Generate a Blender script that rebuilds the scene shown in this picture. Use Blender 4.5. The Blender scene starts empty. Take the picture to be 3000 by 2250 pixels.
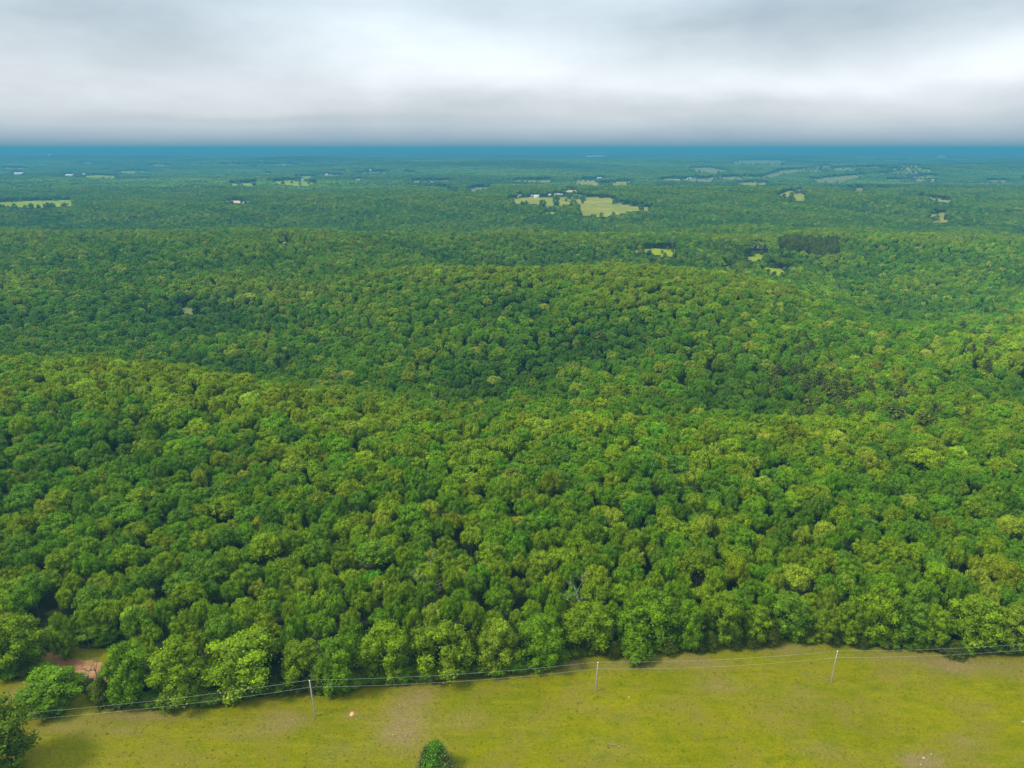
import bpy, bmesh, math, random
import numpy as np
from mathutils import Vector, Matrix
random.seed(7)
rng = np.random.default_rng(7)
S = bpy.context.scene
C = S.collection

# ------------------------------------------------------------------ camera
H = 115.0                      # flying height of the camera above the meadow
PITCH = math.radians(18.4)
FPX = 2083.0                   # focal length in pixels of the 3000 px wide photograph
cam_d = bpy.data.cameras.new('camera'); cam = bpy.data.objects.new('camera', cam_d); C.objects.link(cam)
cam.location = (0, 0, H); cam.rotation_euler = (math.radians(90) - PITCH, 0, 0)
cam_d.sensor_width = 36; cam_d.lens = 36 * FPX / 3000
cam_d.clip_start = 1; cam_d.clip_end = 90000
S.camera = cam
S.view_settings.view_transform = 'Standard'; S.view_settings.look = 'None'
S.view_settings.gamma = 1; S.view_settings.use_curve_mapping = False
S.view_settings.exposure = 0.36
S.render.engine = 'CYCLES'
S.cycles.use_denoising = True
S.cycles.max_bounces = 5; S.cycles.diffuse_bounces = 3; S.cycles.volume_bounces = 1
S.cycles.use_adaptive_sampling = False

# ------------------------------------------------------------------ sky
SUN_EL, SUN_AZ = math.radians(50), math.radians(250)      # azimuth from +Y clockwise: behind the camera, to the left
w = bpy.data.worlds.new('World'); S.world = w; w.use_nodes = True
nt = w.node_tree; nt.nodes.clear()
def N(tree, t, **k):
    n = tree.nodes.new(t)
    for a, b in k.items(): setattr(n, a, b)
    return n
class G:
    """small helper to write math node graphs"""
    def __init__(s, tree): s.t = tree
    def m(s, op, a, b=None, c=None):
        n = s.t.nodes.new('ShaderNodeMath'); n.operation = op
        for i, v in enumerate((a, b, c)):
            if v is None: continue
            if isinstance(v, (int, float)): n.inputs[i].default_value = v
            else: s.t.links.new(v, n.inputs[i])
        return n.outputs[0]
    def mix(s, f, a, b, mode='MIX'):
        n = s.t.nodes.new('ShaderNodeMix'); n.data_type = 'RGBA'; n.blend_type = mode
        for i, v in ((0, f), (6, a), (7, b)):
            if isinstance(v, (int, float)): n.inputs[i].default_value = v
            elif isinstance(v, tuple): n.inputs[i].default_value = (*v, 1) if len(v) == 3 else v
            else: s.t.links.new(v, n.inputs[i])
        return n.outputs[2]
    def ramp(s, f, stops, interp='LINEAR'):
        n = s.t.nodes.new('ShaderNodeValToRGB'); n.color_ramp.interpolation = interp
        e = n.color_ramp.elements
        while len(e) < len(stops): e.new(0.5)
        for el, (p, c) in zip(e, stops): el.position = p; el.color = (*c, 1)
        s.t.links.new(f, n.inputs[0]); return n.outputs[0]
    def noise(s, vec, scale, detail=4, rough=0.55, out=0):
        n = s.t.nodes.new('ShaderNodeTexNoise'); n.inputs['Scale'].default_value = scale
        n.inputs['Detail'].default_value = detail; n.inputs['Roughness'].default_value = rough
        if vec is not None: s.t.links.new(vec, n.inputs['Vector'])
        return n.outputs[out]
    def mapping(s, vec, scale=(1, 1, 1), loc=(0, 0, 0), rot=(0, 0, 0)):
        n = s.t.nodes.new('ShaderNodeMapping'); n.inputs['Scale'].default_value = scale
        n.inputs['Location'].default_value = loc; n.inputs['Rotation'].default_value = rot
        s.t.links.new(vec, n.inputs['Vector']); return n.outputs[0]
g = G(nt)
tc = N(nt, 'ShaderNodeTexCoord').outputs['Generated']
sep = N(nt, 'ShaderNodeSeparateXYZ'); nt.links.new(tc, sep.inputs[0])
X, Y, Z = sep.outputs
n1 = g.noise(g.mapping(tc, (2.6, 2.6, 9.0)), 1.0, 5, 0.55)
n2 = g.noise(g.mapping(tc, (5.0, 5.0, 26.0), (3, 1, 2)), 1.0, 4, 0.5)
n3 = g.noise(g.mapping(tc, (1.6, 1.6, 7.0), (7, 4, 1)), 1.0, 3, 0.5)
el0 = g.m('MULTIPLY', g.m('ARCSINE', Z), 180 / math.pi)
az0 = g.m('MULTIPLY', g.m('ARCTAN2', X, Y), 180 / math.pi)
wob = g.m('SUBTRACT', n1, 0.5)
# the warp of the cloud layer fades out at the horizon
lift = g.m('MINIMUM', g.m('MULTIPLY', g.m('MAXIMUM', el0, 0.0), 0.33), 1.0)
el = g.m('ADD', el0, g.m('MULTIPLY', g.m('MULTIPLY', wob, 2.6), lift))
az = g.m('ADD', az0, g.m('MULTIPLY', g.m('SUBTRACT', n3, 0.5), 16.0))
base = g.ramp(g.m('DIVIDE', el, 12.0), [
    (0.0, (.075, .245, .345)), (0.022, (.15, .295, .385)), (0.055, (.25, .355, .435)), (0.13, (.40, .470, .53)), (0.21, (.49, .545, .585)),
    (0.34, (.56, .605, .645)), (0.55, (.56, .63, .68)), (0.80, (.50, .595, .665)), (1.0, (.53, .62, .68))])
def blob(a, e, sa, se, k):
    da = g.m('DIVIDE', g.m('SUBTRACT', az, a), sa); de = g.m('DIVIDE', g.m('SUBTRACT', el, e), se)
    q = g.m('ADD', g.m('MULTIPLY', da, da), g.m('MULTIPLY', de, de))
    return g.m('MULTIPLY', g.m('EXPONENT', g.m('MULTIPLY', q, -1.0)), k)
n4 = g.noise(g.mapping(tc, (9.0, 9.0, 24.0), (5, 9, 4)), 1.0, 6, 0.6)
parts = [blob(-2, 5.4, 10, 2.0, .19), blob(17, 4.3, 14, 1.2, .13), blob(33, 5.2, 6.5, 1.6, .20), blob(-8, 8.2, 9, 2.2, .12),
         blob(-26, 7.4, 9, 2.3, -.10), blob(20, 8.2, 12, 1.9, -.15), blob(5, 3.0, 14, .7, -.04), blob(-36, 8.6, 5, 1.6, .10),
         blob(-20, 2.1, 10, .35, -.05), blob(9, 9.6, 5, 1.4, .05)]
tot = parts[0]
for p in parts[1:]: tot = g.m('ADD', tot, p)
tot = g.m('ADD', tot, g.m('MULTIPLY', g.m('MULTIPLY', g.m('SUBTRACT', n2, 0.5), 0.10), lift))
tot = g.m('ADD', tot, g.m('MULTIPLY', g.m('MULTIPLY', g.m('SUBTRACT', n4, 0.5), 0.17), lift))
tot = g.m('ADD', tot, g.m('MULTIPLY', g.m('MULTIPLY', wob, 0.22), lift))
cmb = N(nt, 'ShaderNodeCombineXYZ')
for i in range(3): nt.links.new(tot, cmb.inputs[i])
cloud = N(nt, 'ShaderNodeVectorMath', operation='ADD'); nt.links.new(base, cloud.inputs[0]); nt.links.new(cmb.outputs[0], cloud.inputs[1])
# an overcast deck is brighter overhead than at the horizon
zen = g.m('ADD', 1.0, g.m('MULTIPLY', g.m('SMOOTH_MIN', g.m('MAXIMUM', g.m('SUBTRACT', Z, 0.18), 0.0), 0.8, 0.1), 2.1))
cz = N(nt, 'ShaderNodeVectorMath', operation='SCALE'); nt.links.new(cloud.outputs[0], cz.inputs[0]); nt.links.new(zen, cz.inputs['Scale'])
bgc = N(nt, 'ShaderNodeBackground'); nt.links.new(cz.outputs[0], bgc.inputs[0]); bgc.inputs[1].default_value = 1.0
sky = N(nt, 'ShaderNodeTexSky', sky_type='NISHITA', sun_disc=False, sun_elevation=SUN_EL, sun_rotation=SUN_AZ)
bgs = N(nt, 'ShaderNodeBackground'); nt.links.new(sky.outputs[0], bgs.inputs[0]); bgs.inputs[1].default_value = 0.08
mixs = N(nt, 'ShaderNodeMixShader'); mixs.inputs[0].default_value = 0.95
nt.links.new(bgs.outputs[0], mixs.inputs[1]); nt.links.new(bgc.outputs[0], mixs.inputs[2])
wo = N(nt, 'ShaderNodeOutputWorld'); nt.links.new(mixs.outputs[0], wo.inputs[0])

sd = bpy.data.lights.new('sun', 'SUN'); sd.energy = 3.6; sd.angle = math.radians(11); sd.color = (1, .965, .9)
sun = bpy.data.objects.new('sun', sd); C.objects.link(sun)
dirv = Vector((math.sin(SUN_AZ) * math.cos(SUN_EL), math.cos(SUN_AZ) * math.cos(SUN_EL), math.sin(SUN_EL)))
sun.rotation_euler = dirv.to_track_quat('Z', 'Y').to_euler()
sun.location = dirv * 500

# ------------------------------------------------------------------ terrain height
ROWS = np.array([10, 100, 160, 220, 270, 300, 340, 400, 460, 540, 620, 700, 800, 950, 1100, 1300, 1550, 1900, 2300, 3000, 4000, 6000, 9000, 15000, 34000], float)
COLS = np.array([-0.95, -0.6, -0.3, 0, 0.3, 0.6, 0.95])
T = np.array([
 [0, 0, -1, -1, 0, 1, 1, -13, -17, -13, -9, -9, -6, 1, -16, -22, -9, -10, -12, -8, -15, -5, -12, 4, 18],
 [0, 0, -1, -1, 0, 1, 0, -14, -18, -13, -9, -9, -6, 0, -16, -22, -7, -12, -14, -8, -15, -5, -12, 4, 16],
 [0, 0, -1, -1, 1, 1, -8, -18, -15, -9, -4, -8, -6, -2, -16, -24, -9, -14, -12, -10, -15, -8, -10, 2, 12],
 [0, 0, -1, -2, -2, -7, -17, -19, -13, -6, 1, -10, -12, -6, -18, -18, -5, 5, -14, -15, -12, -8, -12, 2, 18],
 [0, 0, -1, -2, -3, -9, -15, -14, -9, -2, -1, -9, -12, -3, -18, -20, -8, 2, -14, -20, -10, -2, -12, 2, 10],
 [0, 0, -1, -2, -4, -9, -13, -6, -7, -15, -20, -20, -16, -6, -20, -24, -14, -4, -16, -24, -5, -12, -5, 2, 14],
 [0, 0, -1, -2, -4, -9, -12, -5, -8, -17, -20, -20, -16, -6, -20, -24, -12, -4, -16, -24, -5, -12, -5, 4, 14]], float).T
LROWS = np.log(ROWS)
def hermite(xs, q):
    i = np.clip(np.searchsorted(xs, q) - 1, 0, len(xs) - 2)
    h = xs[i + 1] - xs[i]; t = np.clip((q - xs[i]) / h, 0, 1)
    return i, h, t
def slopes(xs, A):
    d = np.zeros_like(A)
    d[1:-1] = (A[2:] - A[:-2]) / (xs[2:] - xs[:-2])[:, None]
    return d
T[(ROWS > 280) & (ROWS < 500)] *= 1.2; T[(ROWS > 500) & (ROWS < 1400)] *= 1.5
DR = slopes(LROWS, T)
def zfun(x, y):
    x = np.asarray(x, float); y = np.asarray(y, float)
    shp = np.broadcast(x, y).shape
    x = np.broadcast_to(x, shp).ravel(); y = np.maximum(np.broadcast_to(y, shp).ravel(), 11.0)
    u = np.clip(x / y, -0.94, 0.94); l = np.log(np.minimum(y, 33000.0))
    i, h, t = hermite(LROWS, l); j, k, s = hermite(COLS, u)
    s = s * s * (3 - 2 * s)
    h00 = 2*t**3 - 3*t**2 + 1; h10 = t**3 - 2*t**2 + t; h01 = -2*t**3 + 3*t**2; h11 = t**3 - t**2
    def col(jj): return h00*T[i, jj] + h10*h*DR[i, jj] + h01*T[i+1, jj] + h11*h*DR[i+1, jj]
    z = col(j) * (1 - s) + col(j + 1) * s
    near = np.clip((y - 230) / 120, 0, 1)
    z += near * (2.6 * np.sin(x / 31 + 1.3 * np.sin(y / 47)) * np.sin(y / 39 + .6) + 2.2 * np.sin(x / 67 + y / 90 + 2) )
    z += .25 * np.sin(x / 9.0 + .7) * np.sin(y / 13.0) + .3 * np.sin((x + y) / 21.0)
    for hx, hy, sx, sy, hh in ((35, 352, 50, 45, 7), (190, 335, 45, 40, 5), (110, 560, 120, 95, 13), (-60, 400, 110, 60, 4), (-175, 300, 90, 45, 4), (-330, 800, 190, 120, 10), (-260, 560, 130, 70, -8),
                               (330, 640, 120, 140, -9), (40, 800, 200, 90, -7), (-40, 1000, 160, 80, 9), (420, 1150, 240, 110, 12), (-600, 1150, 300, 120, -9)):
        z += hh * np.exp(-((x - hx) / sx) ** 2 - ((y - hy) / sy) ** 2)
    mid = np.clip((y - 700) / 900, 0, 1)
    z += mid * 7 * np.sin(x / 170 + 2.2 * np.sin(y / 260)) * np.cos(y / 210 + 1.0)
    far = np.clip((y - 2200) / 2500, 0, 1)
    z += far * (20 * np.sin(x / 610 + 1.9 * np.sin(y / 1300)) * np.cos(y / 520 + .4 * np.sin(x / 900)) + 14 * np.sin(x / 1500 + y / 800 + 1))
    vf = np.clip((y - 9000) / 12000, 0, 1)
    z += vf * (26 * np.sin(x / 3100 + 1.0) + 15 * np.sin(x / 1300 + y / 4000) + 8 * np.sin(x / 2100 - y / 1500) + 6)
    return np.minimum(z, 92).reshape(shp)
cP, sP = math.cos(PITCH), math.sin(PITCH)
def project(x, y, z):
    d = H - z
    fw = y * cP + d * sP; up = y * sP - d * cP
    return 1500 + FPX * x / fw, 1125 - FPX * up / fw
def ray_dir(px, py):
    a = (px - 1500) / FPX; b = (1125 - py) / FPX
    return np.array([a, cP + b * sP, -sP + b * cP])      # b>0 is up
def hit(px, py, lift=0.0):
    """where the line of sight through a photo pixel meets the terrain raised by lift"""
    d = ray_dir(px, py); t = 60 * 1.0045 ** np.arange(1500)
    P = d[None] * t[:, None]; P[:, 2] += H
    f = P[:, 2] - (zfun(P[:, 0], P[:, 1]) + lift)
    k = np.argmax(f < 0)
    if f[k] >= 0: k = len(t) - 1
    a, b = P[max(k-1, 0)], P[k]
    fa, fb = f[max(k-1, 0)], f[k]
    q = a + (b - a) * (fa / (fa - fb + 1e-9))
    return q
def height_for(x, y, py):
    t = (1125 - py) / FPX
    return H - y * (sP - t * cP) / (cP + t * sP)

def inpoly(px, py, poly):
    poly = np.asarray(poly, float); r = np.zeros(px.shape, bool)
    n = len(poly); j = n - 1
    for i in range(n):
        xi, yi = poly[i]; xj, yj = poly[j]
        c = ((yi > py) != (yj > py)) & (px < (xj - xi) * (py - yi) / (yj - yi + 1e-12) + xi)
        r ^= c; j = i
    return r

# ------------------------------------------------------------------ what the land is used for (outlines as seen from the camera, laid onto the terrain)
EDGE = [(-400, 1950), (-60, 1985), (20, 2004), (120, 1992), (180, 2020), (300, 2072), (330, 2072), (450, 2086), (640, 2078), (800, 2050), (890, 2038), (1000, 2050), (1060, 2020), (1200, 2012),
        (1400, 1995), (1560, 1978), (1640, 1970), (1660, 1938), (1760, 1925), (1900, 1930), (2010, 1912), (2150, 1902), (2300, 1882),
        (2350, 1880), (2450, 1893), (2600, 1905), (2720, 1915), (2800, 1925), (3000, 1925), (3500, 1935)]
EX = np.array([e[0] for e in EDGE]); EY = np.array([e[1] for e in EDGE])
ROAD = [(60, 1885), (140, 1910), (200, 1927), (260, 1936), (345, 1950), (335, 1952), (335, 1992), (318, 1996), (290, 1994), (245, 1978), (200, 1962), (150, 1945), (90, 1925), (50, 1905)]
BANK = [(150, 1893), (340, 1903), (365, 1965), (260, 1955), (140, 1935)]
PASTURES = [
 ('y', [(1838,736),(1870,731),(1920,728),(1977,731),(1977,750),(1939,750),(1889,742),(1857,742)]),
 ('y', [(2180,756),(2221,744),(2252,745),(2224,764),(2183,763)]),
 ('y', [(2237,783),(2259,782),(2306,794),(2309,802),(2303,809),(2256,805),(2243,796)]),
 ('y', [(2120,786),(2135,777),(2140,805),(2126,799)]),
 ('m', [(1486,584),(1545,578),(1586,577),(1662,575),(1678,577),(1667,586),(1660,593),(1653,607),(1626,600),(1608,607),(1567,597),(1536,598),(1502,595),(1488,588)]),
 ('m', [(1701,576),(1744,578),(1798,581),(1812,595),(1857,603),(1909,610),(1902,617),(1868,618),(1843,620),(1821,627),(1789,630),(1775,638),(1755,636),(1721,634),(1699,627),(1701,593)]),
 ('m', [(1660,576),(1706,576),(1706,600),(1655,600)]),
 ('y', [(1595,620),(1624,621),(1622,628),(1595,627)]),
 ('t', [(1509,527),(1613,526),(1613,536),(1536,534),(1509,531)]),
 ('m', [(1692,527),(1739,525),(1744,534),(1760,541),(1762,544),(1683,542)]),
 ('m', [(1766,542),(1812,531),(1850,531),(1843,541),(1812,544)]),
 ('b', [(1649,559),(1676,556),(1690,560),(1687,565),(1649,562)]),
 ('b', [(1513,577),(1526,567),(1528,570),(1518,579)]),
 ('t', [(2005,524),(2027,522),(2090,526),(2117,531),(2009,533)]),
 ('m', [(2154,535),(2217,534),(2267,540),(2199,544),(2158,540)]),
 ('t', [(2020,492),(2081,491),(2136,501),(2090,508),(2036,504)]),
 ('t', [(2149,469),(2312,470),(2289,481),(2181,481),(2145,479)]),
 ('t', [(2212,526),(2280,501),(2325,497),(2398,492),(2407,504),(2335,504),(2289,513),(2235,526)]),
 ('t', [(2416,495),(2511,488),(2511,501),(2452,501)]),
 ('t', [(2371,526),(2452,517),(2542,510),(2533,517),(2484,528),(2475,537),(2398,535)]),
 ('t', [(2570,508),(2642,504),(2660,483),(2667,484),(2651,504),(2683,505),(2588,513)]),
 ('t', [(2420,550),(2479,550),(2588,556),(2520,559)]),
 ('m', [(2276,576),(2294,565),(2316,559),(2357,569),(2359,587),(2344,591),(2316,578)]),
 ('m', [(2626,588),(2658,588),(2655,593),(2628,593)]),
 ('m', [(2651,571),(2696,574),(2787,587),(2787,594),(2741,590),(2687,578)]),
 ('m', [(2728,626),(2769,623),(2764,642),(2787,646),(2764,653),(2741,653),(2726,642)]),
 ('y', [(0,592),(90,588),(208,586),(210,603),(136,608),(54,609),(0,605),(-120,606),(-120,594)]),
 ('y', [(235,517),(271,513),(339,515),(344,524),(271,523)]),
 ('b', [(646,591),(687,588),(730,588),(728,594),(669,596)]),
 ('y', [(669,538),(723,535),(741,535),(741,544),(674,543)]),
 ('y', [(787,534),(850,528),(918,534),(918,544),(854,544),(814,540)]),
 ('t', [(769,483),(836,479),(891,484),(836,486)]),
 ('t', [(655,480),(723,480),(723,483),(655,483)]),
 ('t', [(493,540),(601,540),(633,543),(542,544)]),
 ('t', [(1028,510),(1085,502),(1139,503),(1135,507),(1085,509)]),
 ('t', [(1183,503),(1218,504),(1218,507),(1186,506)]),
 ('m', [(1211,529),(1319,529),(1319,533),(1294,532),(1211,535)]),
 ('m', [(1205,544),(1259,545),(1306,551),(1344,559),(1341,563),(1294,551),(1243,547)]),
 ('t', [(1360,556),(1401,549),(1449,547),(1446,550),(1385,561)]),
 ('t', [(920,510),(996,512),(996,515),(958,517)]),
 ('t', [(498,904),(560,900),(604,906),(600,914),(560,920),(505,917)]),
 ('t', [(2475,852),(2524,855),(2529,866),(2490,862)]),
 ('t', [(2579,854),(2606,857),(2600,865)]),
 ('b', [(829,712),(839,712),(840,724),(828,724)]),
]
rp = random.Random(11)
for k in range(46):                                          # the small hay strips scattered over the far country
    fx = rp.choice([rp.uniform(-60, 1100), rp.uniform(1900, 3060), rp.uniform(1900, 3060)]); fy = rp.uniform(456, 532); fw = rp.uniform(14, 60) * (1 if fy > 480 else .8); fh = rp.uniform(1.2, 3.2) * (.5 + (fy - 450) / 60)
    sl = rp.uniform(-.05, .05) * fw
    PASTURES.append((rp.choice('tttmy'), [(fx - fw, fy + sl), (fx - fw * .4, fy - fh * .7 + sl * .4), (fx + fw * .5, fy - fh - sl * .5), (fx + fw, fy - sl), (fx + fw * .3, fy + fh - sl * .3), (fx - fw * .6, fy + fh * .6 + sl * .6)]))
LAKE = [(1715, 455.5), (1775, 454.5), (1778, 458.5), (1712, 459.5)]

# ------------------------------------------------------------------ materials
def mat(name, rough=0.9, spec=0.2):
    m = bpy.data.materials.new(name); m.use_nodes = True
    b = m.node_tree.nodes['Principled BSDF']
    b.inputs['Roughness'].default_value = rough; b.inputs['Specular IOR Level'].default_value = spec
    return m, m.node_tree, b, G(m.node_tree)
def foliage_mat():
    m, t, b, q = mat('foliage', .5, .22)
    a = N(t, 'ShaderNodeAttribute', attribute_type='INSTANCER', attribute_name='tint')
    l = N(t, 'ShaderNodeAttribute', attribute_type='GEOMETRY', attribute_name='leaf')
    ls = N(t, 'ShaderNodeSeparateXYZ'); t.links.new(l.outputs['Vector'], ls.inputs[0])
    yel = q.mix(ls.outputs[1], a.outputs['Color'], (1.50, 1.22, .8), 'MULTIPLY')
    sc = N(t, 'ShaderNodeVectorMath', operation='SCALE'); t.links.new(yel, sc.inputs[0]); t.links.new(ls.outputs[0], sc.inputs['Scale'])
    t.links.new(sc.outputs[0], b.inputs['Base Color'])
    b.inputs['Specular IOR Level'].default_value = .06
    tr = N(t, 'ShaderNodeBsdfTranslucent'); t.links.new(sc.outputs[0], tr.inputs[0])
    mx = N(t, 'ShaderNodeMixShader'); mx.inputs[0].default_value = .25
    t.links.new(b.outputs[0], mx.inputs[1]); t.links.new(tr.outputs[0], mx.inputs[2])
    t.links.new(mx.outputs[0], t.nodes['Material Output'].inputs[0])
    return m
M_LEAF = foliage_mat()
def bark_mat(name, c1, c2):
    m, t, b, q = mat(name, .9)
    o = N(t, 'ShaderNodeTexCoord').outputs['Object']
    t.links.new(q.ramp(q.noise(q.mapping(o, (4, 4, .8)), 2, 4), [(.3, c1), (.7, c2)]), b.inputs['Base Color'])
    return m
M_BARK = bark_mat('bark', (.05, .04, .03), (.14, .12, .09))
M_DEAD = bark_mat('dead_wood', (.13, .115, .10), (.26, .235, .21))
M_POLE = bark_mat('weathered_pole', (.20, .17, .13), (.36, .32, .25))
def meadow_mat(name, ca, cb, cc, cd, far=False):
    m, t, b, q = mat(name, .95, .0)
    o = N(t, 'ShaderNodeNewGeometry').outputs['Position']
    k = 1.0 if not far else .25
    big = q.noise(q.mapping(o, (1, 1, 1)), .045 * k, 4, .6)
    med = q.noise(q.mapping(o, (1, 1.6, 1), rot=(0, 0, .35)), .28 * k, 5, .65)
    fine = q.noise(q.mapping(o, (1, 1.4, 1)), 2.2 * k, 5, .75)
    strk = q.noise(q.mapping(o, (.25, 2.2, 1), rot=(0, 0, .12)), .35 * k, 4, .6)
    c = q.mix(q.ramp(big, [(.36, (0, 0, 0)), (.64, (1, 1, 1))]), ca, cb)
    c = q.mix(q.ramp(med, [(.45, (0, 0, 0)), (.75, (1, 1, 1))]), c, cc)
    c = q.mix(q.m('MULTIPLY', q.ramp(strk, [(.5, (0, 0, 0)), (.72, (1, 1, 1))]), .55), c, cd)
    tanf = q.ramp(q.noise(q.mapping(o, (1, 1.3, 1), (31, 7, 0)), .075 * k, 7, .66), [(.45, (0, 0, 0)), (.68, (.72, .72, .72))])
    c = q.mix(tanf, c, (.175, .135, .025))
    c = q.mix(1.0, c, q.ramp(fine, [(.25, (.62, .66, .6)), (.5, (.98, .98, .98)), (.78, (1.45, 1.42, 1.3))]), 'MULTIPLY')
    if not far:
        at = N(t, 'ShaderNodeAttribute', attribute_type='GEOMETRY', attribute_name='bare')
        f = q.m('MULTIPLY', at.outputs['Fac'], q.ramp(q.noise(o, .9, 5, .7), [(.30, (.3, .3, .3)), (.56, (1, 1, 1))]))
        soil = q.ramp(fine, [(.3, (.13, .085, .030)), (.7, (.26, .19, .08))])
        c = q.mix(f, c, soil)
        bp = N(t, 'ShaderNodeBump'); bp.inputs['Strength'].default_value = .9; bp.inputs['Distance'].default_value = .35
        t.links.new(fine, bp.inputs['Height']); t.links.new(bp.outputs[0], b.inputs['Normal'])
    t.links.new(c, b.inputs['Base Color'])
    return m
M_MEADOW = meadow_mat('meadow_grass_cover', (.136, .138, .001), (.182, .166, .001), (.095, .122, .001), (.22, .195, .006))
M_PAST = {'y': meadow_mat('bright_pasture', (.16, .22, .008), (.22, .25, .010), (.11, .18, .01), (.25, .25, .02), True),
          'm': meadow_mat('mixed_pasture', (.16, .20, .02), (.26, .22, .05), (.08, .14, .02), (.28, .22, .07), True),
          't': meadow_mat('hay_pasture', (.12, .15, .05), (.18, .17, .06), (.08, .12, .04), (.21, .18, .08), True),
          'b': meadow_mat('bare_earth', (.42, .31, .18), (.5, .38, .25), (.38, .28, .15), (.52, .44, .3), True)}
def floor_mat():
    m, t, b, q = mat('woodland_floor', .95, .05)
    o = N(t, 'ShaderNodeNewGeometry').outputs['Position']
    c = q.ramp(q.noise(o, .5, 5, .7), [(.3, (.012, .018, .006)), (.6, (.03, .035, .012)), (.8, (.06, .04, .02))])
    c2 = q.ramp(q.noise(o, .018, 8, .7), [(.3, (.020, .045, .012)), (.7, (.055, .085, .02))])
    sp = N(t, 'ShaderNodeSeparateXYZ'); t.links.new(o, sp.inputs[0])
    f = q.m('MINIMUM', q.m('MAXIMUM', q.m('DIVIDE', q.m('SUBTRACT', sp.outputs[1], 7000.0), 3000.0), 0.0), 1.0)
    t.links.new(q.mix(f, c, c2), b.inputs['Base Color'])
    return m
M_FLOOR = floor_mat()
def road_mat():
    m, t, b, q = mat('dirt', .9, .1)
    o = N(t, 'ShaderNodeNewGeometry').outputs['Position']
    c = q.ramp(q.noise(o, .35, 6, .65), [(.3, (.17, .070, .028)), (.5, (.29, .145, .062)), (.75, (.36, .21, .10))])
    t.links.new(c, b.inputs['Base Color'])
    return m
M_ROAD = road_mat()
def plain(name, col, rough=.7, noise_amt=.15, scale=1.5, spec=.3):
    m, t, b, q = mat(name, rough, spec)
    o = N(t, 'ShaderNodeTexCoord').outputs['Object']
    lo = tuple(max(0, c * (1 - noise_amt)) for c in col); hi = tuple(min(1, c * (1 + noise_amt)) for c in col)
    t.links.new(q.ramp(q.noise(o, scale, 5, .6), [(.3, lo), (.7, hi)]), b.inputs['Base Color'])
    return m
M_WATER = plain('lake_water', (.5, .55, .6), .15, .05, .01, .5)

# ------------------------------------------------------------------ mesh helpers
def mesh_from(name, V, F, mtl, leaf=None, smooth=False):
    """V (n,3) array, F list of (m,k) index arrays"""
    me = bpy.data.meshes.new(name)
    V = np.asarray(V, np.float32)
    loops, starts, tot = [], [], 0
    for f in F:
        f = np.asarray(f, np.int32)
        if len(f) == 0: continue
        loops.append(f.ravel()); starts.append(tot + np.arange(len(f)) * f.shape[1]); tot += f.size
    loops = np.concatenate(loops); starts = np.concatenate(starts)
    me.vertices.add(len(V)); me.vertices.foreach_set('co', V.ravel())
    me.loops.add(len(loops)); me.loops.foreach_set('vertex_index', loops)
    me.polygons.add(len(starts)); me.polygons.foreach_set('loop_start', starts.astype(np.int32))
    if leaf is not None:
        a = me.attributes.new('leaf', 'FLOAT_VECTOR', 'POINT'); a.data.foreach_set('vector', np.asarray(leaf, np.float32).ravel())
    me.update(calc_edges=True); me.validate()
    if smooth: me.polygons.foreach_set('use_smooth', np.ones(len(me.polygons), bool))
    me.materials.append(mtl)
    return me
def link(name, me, parent=None, **props):
    o = bpy.data.objects.new(name, me); C.objects.link(o)
    if parent is not None: o.parent = parent
    for k, v in props.items(): o[k] = v
    return o
class MB:
    """collects tubes and boxes into one mesh"""
    def __init__(s): s.V = []; s.F = []; s.n = 0
    def add(s, V, F):
        s.V.append(np.asarray(V, float)); s.F.append(np.asarray(F) + s.n); s.n += len(V)
    def tube(s, pts, rad, k=6, cap=True):
        pts = np.asarray(pts, float); rad = np.broadcast_to(rad, (len(pts),))
        V = []
        for i, p in enumerate(pts):
            d = pts[min(i+1, len(pts)-1)] - pts[max(i-1, 0)]; d = d / (np.linalg.norm(d) + 1e-9)
            a = np.cross(d, [0, 0, 1.0] if abs(d[2]) < .9 else [1.0, 0, 0]); a /= np.linalg.norm(a); b = np.cross(d, a)
            for j in range(k):
                t = 2 * math.pi * j / k; V.append(p + rad[i] * (a * math.cos(t) + b * math.sin(t)))
        F = [(i*k + j, i*k + (j+1) % k, (i+1)*k + (j+1) % k, (i+1)*k + j) for i in range(len(pts)-1) for j in range(k)]
        if cap:
            V.append(pts[-1]); c = len(V) - 1; e = (len(pts)-1) * k
            F += [(e + j, e + (j+1) % k, c, c) for j in range(k)]
        s.add(V, F)
    def box(s, c, size, rz=0):
        c = np.asarray(c, float); h = np.asarray(size, float) / 2
        V = np.array([(x, y, z) for x in (-1, 1) for y in (-1, 1) for z in (-1, 1)]) * h
        ca, sa = math.cos(rz), math.sin(rz)
        V = np.stack([V[:, 0]*ca - V[:, 1]*sa, V[:, 0]*sa + V[:, 1]*ca, V[:, 2]], 1) + c
        s.add(V, [(0,1,3,2),(4,6,7,5),(0,4,5,1),(2,3,7,6),(0,2,6,4),(1,5,7,3)])
    def mesh(s, name, m):
        V = np.concatenate(s.V); F = np.concatenate(s.F)
        quad = F[F[:, 2] != F[:, 3]]; tri = F[F[:, 2] == F[:, 3]][:, :3]
        return mesh_from(name, V, [quad, tri], m)
def ico(sub):
    bm = bmesh.new(); bmesh.ops.create_icosphere(bm, subdivisions=sub, radius=1)
    V = np.array([v.co[:] for v in bm.verts]); F = np.array([[v.index for v in f.verts] for f in bm.faces]); bm.free()
    return V, F
ICO1, ICO2 = ico(1), ico(2)

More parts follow.
